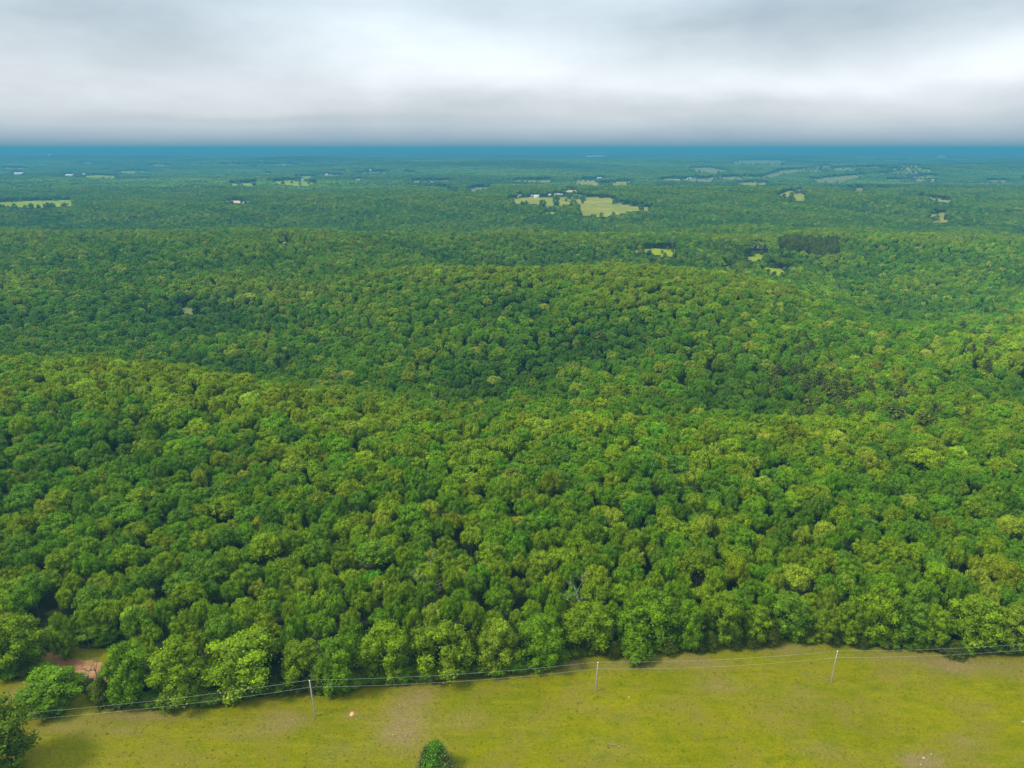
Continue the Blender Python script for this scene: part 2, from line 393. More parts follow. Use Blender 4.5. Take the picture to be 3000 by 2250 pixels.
# ------------------------------------------------------------------ the ground, split by what covers it
NU, NV = 700, 640
us = np.linspace(-0.95, 0.95, NU)
t_ = np.linspace(0, 1, NV)
inv = 1 / 30.0 + (1 / 32000.0 - 1 / 30.0) * t_
ys = 1 / inv
ys = np.concatenate([np.exp(np.linspace(math.log(20), math.log(90), 20))[:-1],
                     1 / np.linspace(1/90.0, 1/260.0, 200)[:-1], 1 / np.linspace(1/260.0, 1/2500.0, 420)[:-1],
                     np.exp(np.linspace(math.log(2500), math.log(33000), 170))])
GX = us[None, :] * ys[:, None]; GY = np.broadcast_to(ys[:, None], GX.shape).copy()
GZ = zfun(GX, GY)
nv, nu = GX.shape
verts = np.stack([GX, GY, GZ], -1).reshape(-1, 3)
ii, jj = np.meshgrid(np.arange(nv - 1), np.arange(nu - 1), indexing='ij')
a0 = (ii * nu + jj).ravel(); quads = np.stack([a0, a0 + 1, a0 + nu + 1, a0 + nu], 1)
qc = verts[quads].mean(1)
qx, qy = project(qc[:, 0], qc[:, 1], qc[:, 2])
kind = np.zeros(len(quads), int)                         # 0 woodland floor
inm = (qy > np.interp(qx, EX, EY) - 16) | (qc[:, 1] < 100)
kind[inm & (qc[:, 1] < 260)] = 1                         # meadow
kind[inpoly(qx, qy, BANK) & (qc[:, 1] < 260)] = 1
kind[inpoly(qx, qy, ROAD) & (qc[:, 1] < 260)] = 2
for k, (c, poly) in enumerate(PASTURES): kind[inpoly(qx, qy, poly) & (qc[:, 1] > 300)] = 10 + k
kind[inpoly(qx, qy, LAKE) & (qc[:, 1] > 300)] = 5
# bare patches of the meadow: photo centre, size in metres, strength
BARE = [(1190, 2105, 5, 8, .9), (1160, 2150, 4, 3, .6), (830, 2110, 5, 3, .7), (700, 2150, 8, 2, .35), (2705, 2232, 4.0, 2.2, 1.6), (1030, 2092, 1.0, 1.0, 1.2), (1660, 1945, 4, 2.5, .9),
        (2100, 2010, 6, 3, .5), (2350, 2030, 4, 3, .35), (2870, 1950, 14, 3, .7), (2780, 1945, 5, 4, .6), (2600, 1925, 9, 2, .5), (420, 2098, 10, 1.5, .8), (360, 2140, 6, 2, .5), (60, 2035, 5, 4, .7), (1350, 2110, 5, 3, .45),
        (1240, 2040, 3, 2, .6), (1900, 1945, 12, 2, .5), (2300, 1900, 9, 2, .7), (2400, 2190, 5, 2, .35), (2820, 2170, 3, 2, .6), (1000, 2200, 6, 3, .3), (160, 2130, 6, 2, .6), (2050, 1935, 8, 2, .5), (1800, 2200, 6, 3, .3)]
bare = np.zeros(len(verts))
for px, py, sx, sy, k in BARE:
    c = hit(px, py); bare += k * np.exp(-((verts[:, 0] - c[0]) / sx) ** 2 - ((verts[:, 1] - c[1]) / sy) ** 2)
def sub_mesh(name, sel, m, **props):
    q = quads[sel]; uniq, invx = np.unique(q.ravel(), return_inverse=True)
    me = mesh_from(name, verts[uniq], [invx.reshape(-1, 4)], m, smooth=True)
    if name == 'meadow':
        a = me.attributes.new('bare', 'FLOAT', 'POINT'); a.data.foreach_set('value', np.clip(bare[uniq], 0, 1).astype(np.float32))
    return link(name, me, **props)
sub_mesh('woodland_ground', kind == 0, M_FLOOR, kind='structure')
sub_mesh('meadow', kind == 1, M_MEADOW, kind='structure')
sub_mesh('dirt_road', kind == 2, M_ROAD, kind='structure')
if (kind == 5).any(): sub_mesh('lake', kind == 5, M_WATER, kind='structure')
for k, (c, poly) in enumerate(PASTURES):
    if (kind == 10 + k).any(): sub_mesh('bare_ground' if c == 'b' else 'pasture', kind == 10 + k, M_PAST[c], kind='structure')

# ------------------------------------------------------------------ tree prototypes
def cards(P, Nrm, size, r):
    """bent leaf sprays: a quad folded along its diagonal at every point"""
    n = len(P)
    Nrm = Nrm / (np.linalg.norm(Nrm, axis=1, keepdims=True) + 1e-9)
    a = np.cross(Nrm, r.normal(size=(n, 3))); a /= np.linalg.norm(a, axis=1, keepdims=True) + 1e-9
    b = np.cross(Nrm, a); s = size[:, None] if np.ndim(size) else size
    bend = r.uniform(-.25, .25, (n, 1)) * s
    V = np.stack([P - a*s*.5, P + b*s*.42 + Nrm*bend, P + a*s*.5, P - b*s*.42 + Nrm*bend], 1).reshape(-1, 3)
    i = np.arange(n) * 4
    return V, np.concatenate([np.stack([i, i+1, i+2], 1), np.stack([i, i+2, i+3], 1)])
def crown_geo(r, R=5.0, HT=12.0, z0=.10, nblob=34, per=110, leaf=.42, sub=1, shape='oak', core=.66, rag=.13, skirt=0.0):
    """foliage masses set over an egg-shaped envelope, each covered with leaf sprays"""
    V, F, L = [], [], []; n = 0
    ga = math.pi * (3 - math.sqrt(5)); ph = r.uniform(0, 6.28)
    blobs = []
    if shape == 'oak':
        # big boughs first, then knobs of foliage that sit on them
        nb = max(9, nblob // 3); mid = (z0 + 1) / 2 * HT * 1.02; hz = (1 - z0) / 2 * HT
        lop = r.uniform(.82, 1.15, 5)
        for i in range(nb):
            cz = 1 - (1.62 + .38 * skirt) * (i + .4) / nb; th = ph + i * ga + r.normal() * .3
            fl = (.25 if skirt else .75) if cz < 0 else 1.0
            rr = math.sqrt(max(0, 1 - cz * cz * fl)) * lop[int(th / 1.2566) % 5]
            br = R * r.uniform(.34, .50); e = r.uniform(.8, 1.1)
            c = np.array([math.cos(th) * rr * (R - br * .9) * e, math.sin(th) * rr * (R - br * .9) * e, mid + cz * (hz - br * .8) * r.uniform(.88, 1.05)])
            blobs.append((c, br, 1.0, 1))
            sh = r.uniform(.85, 1.18); ye = r.uniform(0, .5)
            out = c - np.array([0, 0, mid * .8]); out /= np.linalg.norm(out) + 1e-9
            for k in range(max(2, nblob // nb + 2)):
                d = r.normal(size=3); d /= np.linalg.norm(d); d = d + out * .9 + np.array([0, 0, .35]); d /= np.linalg.norm(d)
                sb = br * r.uniform(.36, .62)
                blobs.append((c + d * br * r.uniform(.80, 1.12), sb, sh * r.uniform(.88, 1.14), 0))
    else:
        for i in range(nblob):                                       # conifer: tiers that narrow to the top
            s = (i + .5) / nblob; zz = z0 + (1 - z0) * s ** .9
            wd = (1 - s) ** (.75 if shape == 'cedar' else .55); th = ph + i * ga
            br = R * (.30 + .22 * wd) * (1 if shape == 'cedar' else .9)
            blobs.append((np.array([math.cos(th) * R * wd * .62, math.sin(th) * R * wd * .62, zz * HT - br * .3]), br, r.uniform(.85, 1.15), 0))
    for c, br, bright, big in blobs:
        br3 = np.array([br, br, br * .88]); yel = r.uniform(0, .5) ** 1.3
        iv, iF = (ICO1 if sub == 1 else ICO2)
        W = iv * br3 * core * (1 + r.normal(size=(len(iv), 1)) * .08) + c
        V.append(W); F.append(iF + n); n += len(W); L.append(np.tile([bright * .85, yel, 0], (len(W), 1)))
        m = int(per * (br / (R * .32)) ** 2 * (.55 if big else 1.0)) + 4
        d = r.normal(size=(m, 3)); d /= np.linalg.norm(d, axis=1, keepdims=True)
        out = c - np.array([0, 0, HT * .45]); out /= np.linalg.norm(out) + 1e-9
        keep = (d @ out) > r.uniform(-1.1, .2, m); d = d[keep]; m = len(d)
        P = c + d * br3 * (1 + r.normal(size=(m, 1)) * rag)
        nn = d + r.normal(size=(m, 3)) * .5
        sz = leaf * r.uniform(.6, 1.35, m)
        cv, cf = cards(P, nn, sz, r)
        V.append(cv); F.append(cf + n); n += len(cv)
        lb = bright * r.uniform(.66, 1.36, m); ly = np.clip(yel + r.normal(size=m) * .2, 0, 1)
        tip = r.random(m) < .08; ly[tip] = 1.0; lb[tip] *= 1.1
        L.append(np.repeat(np.stack([lb, ly, np.zeros(m)], 1), 4, 0))
    return np.concatenate(V), np.concatenate(F), np.concatenate(L)
def crown_mesh(name, seed, **k):
    V, F, L = crown_geo(np.random.default_rng(seed), **k)
    R_, HT_ = k.get('R', 5.0), k.get('HT', 12.0)
    V[:, :2] *= R_ / np.percentile(np.hypot(V[:, 0], V[:, 1]), 97)
    zt, zb = np.percentile(V[:, 2], 99.8), k.get('z0', .1) * HT_
    if k.get('skirt'): V[:, 2] = (V[:, 2] - V[:, 2].min()) / (zt - V[:, 2].min()) * HT_
    else: V[:, 2] *= HT_ / zt
    return mesh_from(name, V, [F], M_LEAF, L)
def trunk_mesh(seed, HT=12.0, m=None, r0=.26, limbs=7):
    r = np.random.default_rng(seed); b = MB()
    pts = [np.array([0, 0, -.4])]
    for i in range(1, 7): pts.append(np.array([r.normal() * .12 * i * .5, r.normal() * .12 * i * .5, i / 6 * HT * .8]))
    b.tube(pts, np.linspace(r0, .05, 7), 7)
    for i in range(limbs):
        s = r.uniform(.3, .85); j = s * 6; p = pts[int(j)] * (1 - j % 1) + pts[min(int(j) + 1, 6)] * (j % 1)
        th = i * 2.4 + r.uniform(0, .8); ln = r.uniform(2, 3.4) * (1.2 - s)
        d = np.array([math.cos(th), math.sin(th), .7])
        b.tube([p, p + d * ln * .5, p + d * ln + np.array([0, 0, ln * .25])], [.10, .06, .02], 5)
    return b.mesh('trunk', m or M_BARK)
def dead_mesh(seed, HT=9.0, spread=1.0, m=None):
    r = np.random.default_rng(seed); tr = MB(); br = MB()
    pts = [np.array([0, 0, -.3])] + [np.array([r.normal()*.15*i, r.normal()*.15*i, i/5*HT*.75]) for i in range(1, 6)]
    tr.tube(pts, np.linspace(.2, .06, 6), 6)
    def grow(p, d, ln, rad, dep):
        q = p + d * ln * .5 + r.normal(size=3) * .08 * ln; e = p + d * ln + r.normal(size=3) * .12 * ln
        br.tube([p, q, e], [rad, rad * .7, rad * .4], 4)
        if dep:
            for _ in range(3):
                dd = d + r.normal(size=3) * .5; dd[2] = abs(dd[2]) * .8 + .15; dd /= np.linalg.norm(dd)
                grow(q * .4 + e * .6, dd, ln * .62, rad * .5, dep - 1)
    for i in range(9):
        p = pts[2 + i % 4]; th = i * 2.4; d = np.array([math.cos(th) * spread, math.sin(th) * spread, .8]); d /= np.linalg.norm(d)
        grow(p, d, HT * .3, .085, 2)
    return tr.mesh('trunk', m or M_DEAD), br.mesh('branches', m or M_DEAD)

NEAR = [crown_mesh('crown', 100 + i, nblob=[36, 30, 42, 34, 28, 38, 32, 40][i], per=150, leaf=.40, z0=[.40, .48, .36, .5, .44, .38, .46, .42][i]) for i in range(8)]
SKIRT = [crown_mesh('crown', 180 + i, nblob=[48, 54, 46, 52, 50, 44][i], per=210, leaf=.33, z0=.0, skirt=1.0) for i in range(6)]
CEDAR = [crown_mesh('crown', 150 + i, R=2.2, HT=6.0, nblob=26, per=110, leaf=.24, shape='cedar', z0=.03, rag=.22) for i in range(2)]
TRUNK = [trunk_mesh(200 + i) for i in range(4)]
def tree_source(name, seed, **k):
    """crown and trunk in one light mesh, for the trees of the forest mass"""
    c = crown_mesh(name, seed, **k); HT_ = k.get('HT', 12.0)
    V = np.empty(len(c.vertices) * 3, np.float32); c.vertices.foreach_get('co', V); V = V.reshape(-1, 3)
    L = np.empty(len(V) * 3, np.float32); c.attributes['leaf'].data.foreach_get('vector', L); L = L.reshape(-1, 3)
    F = np.empty(len(c.polygons) * 3, np.int32); c.polygons.foreach_get('vertices', F); F = F.reshape(-1, 3)
    b = MB(); r = np.random.default_rng(seed)
    b.tube([(0, 0, -.6), (r.normal() * .2, r.normal() * .2, HT_ * .4), (r.normal() * .4, r.normal() * .4, HT_ * .8)], [.28, .2, .07], 5)
    TV = np.concatenate(b.V); TF = np.concatenate(b.F); q = TF[TF[:, 2] != TF[:, 3]]
    me = mesh_from(name, np.concatenate([V, TV]), [F, q + len(V)], M_LEAF, np.concatenate([L, np.ones((len(TV), 3))]))
    me.materials.append(M_BARK); mi = np.zeros(len(me.polygons), np.int32); mi[len(F):] = 1; me.polygons.foreach_set('material_index', mi)
    return me
MID = [tree_source('mid_crown', 300 + i, nblob=24, per=40, leaf=.72, z0=[.45, .4, .5, .35, .45, .5, .3][i]) for i in range(7)]
NEARS = [tree_source('near_crown', 100 + i, nblob=[36, 30, 42, 34, 28, 38, 32, 40][i], per=150, leaf=.40, z0=[.40, .48, .36, .5, .44, .38, .46, .42][i]) for i in range(8)]
PINE = [tree_source('pine_crown', 340 + i, R=2.8, HT=15.0, nblob=22, per=44, leaf=.62, shape='pine', z0=.38, rag=.25) for i in range(3)]
FIELD = [crown_mesh('field_crown', 360 + i, nblob=30, per=40, leaf=.72, z0=.02, skirt=1.0) for i in range(3)]
def dead_source(seed):
    a, b = dead_mesh(seed, 12.5, 1.1)
    V, F, n = [], [], 0
    for m_ in (a, b):
        v = np.empty(len(m_.vertices) * 3, np.float32); m_.vertices.foreach_get('co', v); V.append(v.reshape(-1, 3))
        F += [[i + n for i in p.vertices] for p in m_.polygons]; n += len(m_.vertices)
    return mesh_from('dead_source', np.concatenate(V), [[f for f in F if len(f) == 4], [f for f in F if len(f) == 3]], M_DEAD)
SNAG = [dead_source(720), dead_source(721)]
def patch_geo(seed, size, ntree, far):
    r = np.random.default_rng(seed); V, F, L = [], [], []; n = 0
    k = int(math.ceil(math.sqrt(ntree))); st = size / k
    for a in range(k):
        for b in range(k):
            px = (a + .5 - k/2) * st + r.uniform(-.35, .35) * st; py = (b + .5 - k/2) * st + r.uniform(-.35, .35) * st
            R = r.uniform(.42, .66) * st * (1.15 if far else 1.1); ht = r.uniform(9.5, 14.5); tint = r.uniform(.7, 1.3); yel = r.uniform(0, .7)
            nb = 2 if far else 5
            for i in range(nb):
                th = r.uniform(0, 6.28); o = 0 if i == 0 else R * .5
                br = R * (.95 if far else (.7 if i == 0 else .55))
                iv, iF = ICO1
                W = iv * np.array([br, br, br * .8]) * (1 + r.normal(size=(len(iv), 1)) * .16) + np.array([px + math.cos(th)*o, py + math.sin(th)*o, ht - br*.8 - (0 if i == 0 else r.uniform(0, 2))])
                V.append(W); F.append(iF + n); n += len(W); L.append(np.tile([tint * r.uniform(.85, 1.15), yel, 0], (len(W), 1)))
            if not far:
                m = 34; d = r.normal(size=(m, 3)); d[:, 2] = abs(d[:, 2]); d /= np.linalg.norm(d, axis=1, keepdims=True)
                P = np.array([px, py, ht - R]) + d * R * np.array([1.05, 1.05, 1.0])
                cv, cf = cards(P, d + r.normal(size=(m, 3))*.5, np.full(m, 1.1) * r.uniform(.6, 1.2, m), r)
                V.append(cv); F.append(cf + n); n += len(cv); L.append(np.repeat(np.stack([tint * r.uniform(.75, 1.3, m), np.full(m, yel), np.zeros(m)], 1), 4, 0))
    V = np.concatenate(V)
    # a dark understorey slab so that patches close against each other
    return V, np.concatenate(F), np.concatenate(L)
PATCH_S, PATCH_F = 30.0, 90.0
def patch_mesh(name, *a):
    V, F, L = patch_geo(*a); return mesh_from(name, V, [F], M_LEAF, L)
PATCH = [patch_mesh('grove', 400 + i, PATCH_S, 16, False) for i in range(6)]
FARP = [patch_mesh('wood_block', 420 + i, PATCH_F, 81, True) for i in range(4)]

# ------------------------------------------------------------------ where trees stand
PAL = {'y': (.155, .238, .002), 'g': (.098, .205, .002), 'b': (.084, .175, .008), 'o': (.140, .202, .002), 'd': (.066, .145, .002), 'l': (.215, .285, .014),
       'p': (.095, .130, .016), 'c': (.062, .085, .006), 'k': (.085, .120, .005)}
CNAME = {'y': 'yellow-green', 'g': 'mid-green', 'b': 'blue-green', 'o': 'olive-brown', 'd': 'dark green', 'l': 'pale green'}
EDGE_TREES = [  # cx, top, base, width, colour, short name, label
 (65, 1797, 2003, 165, 'y', 'big tree left of the dirt road', 'big yellow-green oak on the grass just left of the dirt road'),
 (392, 1870, 2080, 150, 'g', 'first tree right of the dirt road', 'broad green edge oak, first one right of the dirt road'),
 (540, 1868, 2086, 170, 'y', 'second tree right of the dirt road', 'yellow-green edge oak, second one right of the dirt road'),
 (730, 1847, 2068, 215, 'y', 'widest tree left of the left pole', 'widest yellow-green edge oak, standing left of the left power pole'),
 (895, 1862, 2042, 140, 'o', 'olive tree behind the left pole', 'low olive-brown edge oak directly behind the left power pole'),
 (1000, 1845, 2053, 130, 'g', 'first tree right of the left pole', 'green edge oak, first one right of the left power pole'),
 (1135, 1812, 2016, 150, 'y', 'second tree right of the left pole', 'tall yellow-green edge oak, second one right of the left power pole'),
 (1295, 1812, 2012, 185, 'o', 'broad olive tree above the meadow bush', 'broad olive edge oak straight behind the bush in the meadow'),
 (1460, 1803, 1988, 130, 'l', 'pale-topped tree between left and middle poles', 'pale gold-topped edge oak between the left and middle power poles'),
 (1578, 1795, 1980, 145, 'g', 'green tree on the forest corner', 'green edge oak on the corner where the forest steps back, left of the middle pole'),
 (1720, 1755, 1934, 148, 'y', 'tree behind the middle pole', 'bright yellow-green edge oak right behind the middle power pole'),
 (1890, 1715, 1924, 180, 'g', 'big tree behind the small roundish oak', 'big green edge oak rising behind the small roundish oak'),
 (2008, 1740, 1912, 95, 'g', 'narrow tree right of the small roundish oak', 'narrow mid-green edge oak right of the small roundish oak'),
 (2110, 1717, 1903, 112, 'y', 'tall gold tree between middle and right poles', 'tall slim golden-green edge oak midway between middle and right power poles'),
 (2210, 1755, 1896, 98, 'y', 'low yellow tree left of the right pole', 'low yellow-green edge oak, third one left of the right power pole'),
 (2300, 1722, 1886, 118, 'b', 'blue-green tree left of the right pole', 'blue-green edge oak, second one left of the right power pole'),
 (2400, 1770, 1890, 88, 'o', 'small tree just left of the right pole', 'small olive edge oak just left of the right power pole'),
 (2482, 1735, 1896, 98, 'y', 'tree just right of the right pole', 'yellow-green edge oak just right of the right power pole'),
 (2560, 1695, 1902, 130, 'y', 'tallest tree right of the right pole', 'tallest edge oak, bright yellow-green, second right of the right power pole'),
 (2645, 1735, 1908, 120, 'b', 'grey-green tree beside the tallest edge tree', 'grey-green edge oak leaning on the right side of the tallest edge oak'),
 (2718, 1757, 1914, 88, 'y', 'slim tree far right of the right pole', 'slim yellow-green edge oak, fourth right of the right power pole'),
 (2830, 1732, 1924, 150, 'y', 'broad tree second from the frame corner', 'broad yellow-green edge oak, last but one before the right end of the meadow'),
 (2950, 1755, 1928, 125, 'l', 'pale tree at the right end', 'pale green edge oak at the right end of the meadow, where the wires vanish'),
]
LONE = [
 (164, 1953, 2115, 188, 'g', 'lone round green oak in the grass in front of the dirt road'),
 (22, 2045, 2335, 225, 'k', 'dark oak with rusty leaf tips filling the bottom left corner of the meadow'),
 (300, 1812, 1897, 120, 'g', 'green oak hanging over the grassy bank behind the dirt road'),
 (205, 1806, 1893, 120, 'b', 'dark blue-green oak at the back left of the dirt road bank'),
 (1870, 1858, 1958, 86, 'g', 'small roundish green oak standing forward of the forest edge between middle and right poles'),
]
def tile(x0, L): return [(x0 + x / 2.949, 1400 + y / 2.949, wd / 2.949, c) for x, y, wd, c in L]
INNER = tile(0, [(160,955,250,'g'),(390,940,230,'y'),(480,1150,220,'y'),(700,1140,200,'y'),(900,1060,230,'y'),(1160,1120,280,'b'),(1300,1260,180,'y'),(1560,1150,260,'y'),(1620,900,290,'y'),(1400,1050,160,'g'),(1720,1050,190,'y'),(1880,1080,220,'g'),(2000,880,220,'g'),(2080,1130,180,'y'),(1900,1200,300,'b'),(2150,740,220,'b'),
(1820,690,320,'b'),(1240,760,280,'b'),(1400,660,200,'y'),(1000,810,180,'y'),(880,840,150,'l'),(610,820,200,'y'),(250,840,260,'b'),(60,760,200,'o'),(1220,950,200,'y'),(1050,900,150,'b'),(780,930,330,'b'),(720,650,240,'g'),(490,610,240,'y'),(200,620,160,'b'),(1740,450,240,'y'),(1560,520,200,'g'),(1340,450,200,'y'),(1160,380,260,'o'),(1090,470,170,'b'),(940,560,220,'b'),(1530,380,190,'g'),(1700,230,200,'o'),(1940,150,270,'y'),(2130,250,250,'b'),(2100,420,220,'g'),(1910,420,200,'b'),(1550,250,220,'b'),(1080,220,350,'g'),(890,330,200,'y'),(720,380,220,'g'),(460,310,300,'g'),(360,450,170,'b'),(120,400,200,'y'),(150,120,260,'b'),(500,100,250,'y'),(700,110,180,'b'),(1200,90,260,'y'),(1550,40,260,'g'),(1850,60,280,'b'),(2040,20,180,'d'),(1980,600,250,'y'),(2060,790,120,'l')])
INNER += tile(750, [(110,250,190,'d'),(310,300,160,'y'),(500,230,160,'d'),(620,290,180,'g'),(560,390,200,'b'),(750,360,200,'y'),(880,300,200,'o'),(1090,270,200,'l'),(1060,380,160,'y'),(1200,370,220,'g'),(1620,330,200,'g'),(1640,500,210,'o'),(1440,480,190,'b'),(890,490,190,'g'),(1010,550,320,'b'),(1270,590,200,'y'),(1380,620,200,'g'),(540,530,260,'b'),(280,440,200,'y'),(130,400,260,'b'),(720,630,150,'o'),(1620,660,250,'o'),(2020,560,280,'y'),(1690,770,190,'y'),(1890,810,220,'b'),(2120,700,200,'o'),(2100,820,190,'g'),(250,680,300,'o'),(150,770,160,'g'),(510,760,170,'g'),(620,820,200,'y'),(260,810,230,'o'),(400,860,140,'l'),(850,850,160,'g'),(1060,850,190,'l'),(1300,880,170,'y'),(1470,890,200,'g'),(1180,920,220,'y'),(1330,930,170,'g'),(920,980,210,'y'),(560,970,180,'y'),(100,960,240,'y'),(300,1020,190,'o'),(430,1060,200,'g'),(680,1010,160,'g'),(540,1150,260,'g'),(300,1180,220,'g'),(810,1130,150,'y'),(1190,1060,190,'g'),(1350,1120,150,'y'),(1520,1180,170,'y'),(1780,950,210,'g'),(1670,1030,180,'g'),(1870,1060,170,'y'),(2100,950,260,'g'),
(1460,30,160,'b'),(1110,10,150,'g'),(1350,90,160,'g'),(880,110,180,'b'),(1190,110,160,'y'),(1500,190,200,'l'),(1720,180,160,'b'),(1900,140,180,'y'),(2100,190,190,'g'),(1340,230,260,'g'),(1160,190,240,'y')])
INNER += tile(1500, [(100,160,200,'g'),(440,180,160,'y'),(520,100,170,'g'),(640,150,110,'g'),(740,240,150,'y'),(880,260,200,'l'),(920,390,180,'y'),(1080,440,150,'y'),(1360,330,270,'y'),(1560,390,270,'y'),(1680,310,200,'l'),(1340,230,160,'y'),(1590,120,190,'y'),(1480,210,120,'d'),(1990,310,200,'y'),(1960,410,300,'g'),(2160,290,160,'g'),(1830,480,120,'y'),(1680,520,200,'g'),(1620,620,300,'o'),(1960,590,320,'y'),(1350,680,210,'g'),(1270,600,180,'b'),(1030,500,150,'y'),(1010,630,150,'y'),(700,640,220,'g'),(800,660,170,'y'),(500,720,230,'g'),(270,640,240,'l'),(400,420,180,'y'),(720,380,200,'d'),(280,440,180,'y'),(590,400,180,'y'),(200,770,200,'o'),(60,650,130,'l'),(50,850,170,'o'),(230,900,200,'g'),(380,970,190,'g'),(710,890,250,'y'),(950,780,200,'g'),(1240,810,190,'y'),(1180,920,180,'g'),(1060,900,200,'y'),(1400,880,150,'g'),(1640,700,300,'o'),(1780,770,200,'y'),(2080,870,200,'g'),(2190,600,150,'y'),(1500,920,170,'d'),(180,1090,120,'g'),(350,1110,120,'g')])
INNER += tile(2250, [(60,520,180,'g'),(80,780,200,'l'),(330,270,200,'d'),(320,400,170,'l'),(500,380,190,'l'),(560,460,180,'g'),(640,250,200,'y'),(700,350,190,'g'),(420,680,200,'y'),(310,580,190,'y'),(180,590,120,'y'),(660,620,160,'b'),(710,700,280,'g'),(830,520,200,'y'),(920,570,180,'y'),(1060,500,210,'y'),(1200,570,260,'y'),(1160,370,180,'g'),(1350,370,200,'b'),(1410,460,200,'g'),(1640,570,170,'y'),(1460,660,260,'b'),(1060,700,150,'y'),(1230,760,250,'b'),(1330,870,300,'g'),(1560,320,190,'o'),(1720,520,180,'g'),(1930,500,200,'y'),(1840,780,200,'l'),(1730,850,150,'b'),(2060,870,150,'o'),(1950,900,120,'l'),(1640,850,150,'g'),(550,920,150,'l'),(1240,160,150,'l'),(1340,180,160,'y'),(880,120,200,'g'),(990,210,180,'b'),(1100,240,170,'y'),(2120,110,200,'d'),(2000,200,190,'g'),(430,50,250,'y'),(150,170,170,'g'),(1930,340,200,'g'),(2100,330,200,'l'),(1800,500,180,'l'),(2100,600,200,'g')])

trees = []        # dict: x y z r h col role
def px_radius(wpx, x, y, z): return wpx / 2 * (y * cP + (H - z) * sP) / FPX
for cx, top, bs, wd, col, short, lab in EDGE_TREES:
    p = hit(cx, bs); r = px_radius(wd, *p) * 1.06
    q = p + np.array([p[0] / p[1], 1, 0]) * r * .7; z = float(zfun(q[0], q[1]))
    # the top seen from above is that of the crown's far shoulder
    h = height_for(q[0], q[1], top + 20) - z
    trees.append(dict(x=q[0], y=q[1], z=z, r=r, h=h, col=col, role='edge', short=short, label=lab, cx=cx))
for cx, top, bs, wd, col, lab in LONE:
    p = hit(cx, bs); r = px_radius(wd, *p) * 1.04
    q = p + np.array([p[0] / p[1], 1, 0]) * r * .75; z = float(zfun(q[0], q[1]))
    trees.append(dict(x=q[0], y=q[1], z=z, r=r, h=height_for(q[0], q[1], top + 20) - z, col=col, role='lone', label=lab, cx=cx))
for cx, top, wd, col in INNER:
    h = 12.0 + rng.uniform(-1.6, 1.6)
    p = hit(cx, top + 3, h); z = p[2] - h
    r = max(2.6, px_radius(wd, p[0], p[1], p[2]) * 1.0)
    ok = all((p[0]-t['x'])**2 + (p[1]-t['y'])**2 > (.45 * (r + t['r']))**2 for t in trees)
    if ok: trees.append(dict(x=p[0], y=p[1], z=z, r=r, h=h, col=col, role='inner', cx=cx))
print('manual trees', len(trees), 'edge heights', [round(t['h'], 1) for t in trees[:26]])

def blocked(x, y, z, r, h, polys):
    bad = np.zeros(x.shape, bool)
    for fz in (.0, .5, .97):
        for fx in (-.8, 0, .8):
            if fz == .97 and fx != 0: continue
            px, py = project(x + fx * r, y, z + fz * h)
            for bb, poly in polys:
                m = (px > bb[0]) & (px < bb[2]) & (py > bb[1]) & (py < bb[3]) & ~bad
                if m.any(): idx = np.nonzero(m)[0]; bad[idx[inpoly(px[idx], py[idx], poly)]] = True
    return bad
def with_bb(poly):
    a = np.array(poly, float); return ((a[:, 0].min(), a[:, 1].min(), a[:, 0].max(), a[:, 1].max()), poly)
BUILD = [  # px, base py, width px, wall height m, kind, label
 (1572, 579, 14, 4.5, 'cream_barn', 'cream metal barn at the top of the big hilltop pasture'),
 (1559, 578, 7, 4.0, 'grey_house', 'small grey house touching the cream barn on the hilltop'),
 (1632, 574, 14, 4.0, 'pink_roof_house', 'white house with pinkish roof, back middle of the hilltop pasture'),
 (1645, 575, 6, 4.0, 'dark_shed', 'dark red shed right beside the pinkish-roofed house'),
 (1611, 574, 9, 3.0, 'grey_shed', 'low grey shed between the cream barn and the pinkish-roofed house'),
 (1699, 577, 10, 3.0, 'blue_shed', 'pale blue low shed behind the clump of trees splitting the hilltop pasture'),
 (1756, 525, 12, 5.0, 'white_barn', 'white-roofed barn in the pastures behind the hilltop farm'),
 (1393, 714, 15, 3.6, 'white_house', 'small white-roofed house alone in the middle of the forest'),
 (2204, 726, 8, 3.2, 'pink_roof_house', 'small pinkish house left of the white barn by the pine grove'),
 (2231, 729, 15, 4.0, 'white_barn', 'bright white barn in the small valley clearing beside the pines'),
 (2342, 562, 7, 5.0, 'red_barn', 'little red-brown barn at the top of a right-hand pasture'),
 (834, 721, 4, 2.6, 'tan_house', 'small tan house on bare earth in the left forest'),
 (202, 517, 22, 4.5, 'white_barn', 'long pale building left of the far left strip pasture'),
 (244, 513, 9, 6.0, 'white_house', 'white house at the left end of the far strip pasture'),
 (52, 512, 26, 3.5, 'white_barn', 'long pale shed at the far left among trees'),
 (784, 512, 6, 6.0, 'white_house', 'white far house above the broken green pastures'),
 (887, 530, 7, 6.0, 'blue_shed', 'bluish house standing in the broken green pastures'),
 (957, 514, 6, 8.0, 'pink_roof_house', 'tall pinkish building beside the tan far field'),
 (2020, 526, 12, 5.0, 'white_barn', 'pale barn at the left end of the tan ridge pasture'),
 (2033, 519, 8, 9.0, 'dark_shed', 'tall dark barn with white top right of the pale ridge barn'),
 (2733, 533, 7, 9.0, 'pink_roof_house', 'pinkish house on a far wooded rise to the right'),
 (2762, 463, 22, 14, 'grey_house', 'hazy grey building near the horizon on the right'),
 (1085, 501, 5, 9.0, 'white_house', 'white house on top of the far central rise'),
 (146, 462, 5, 40, 'tower', 'white water tower near the left horizon'),
]
BPOLY = []
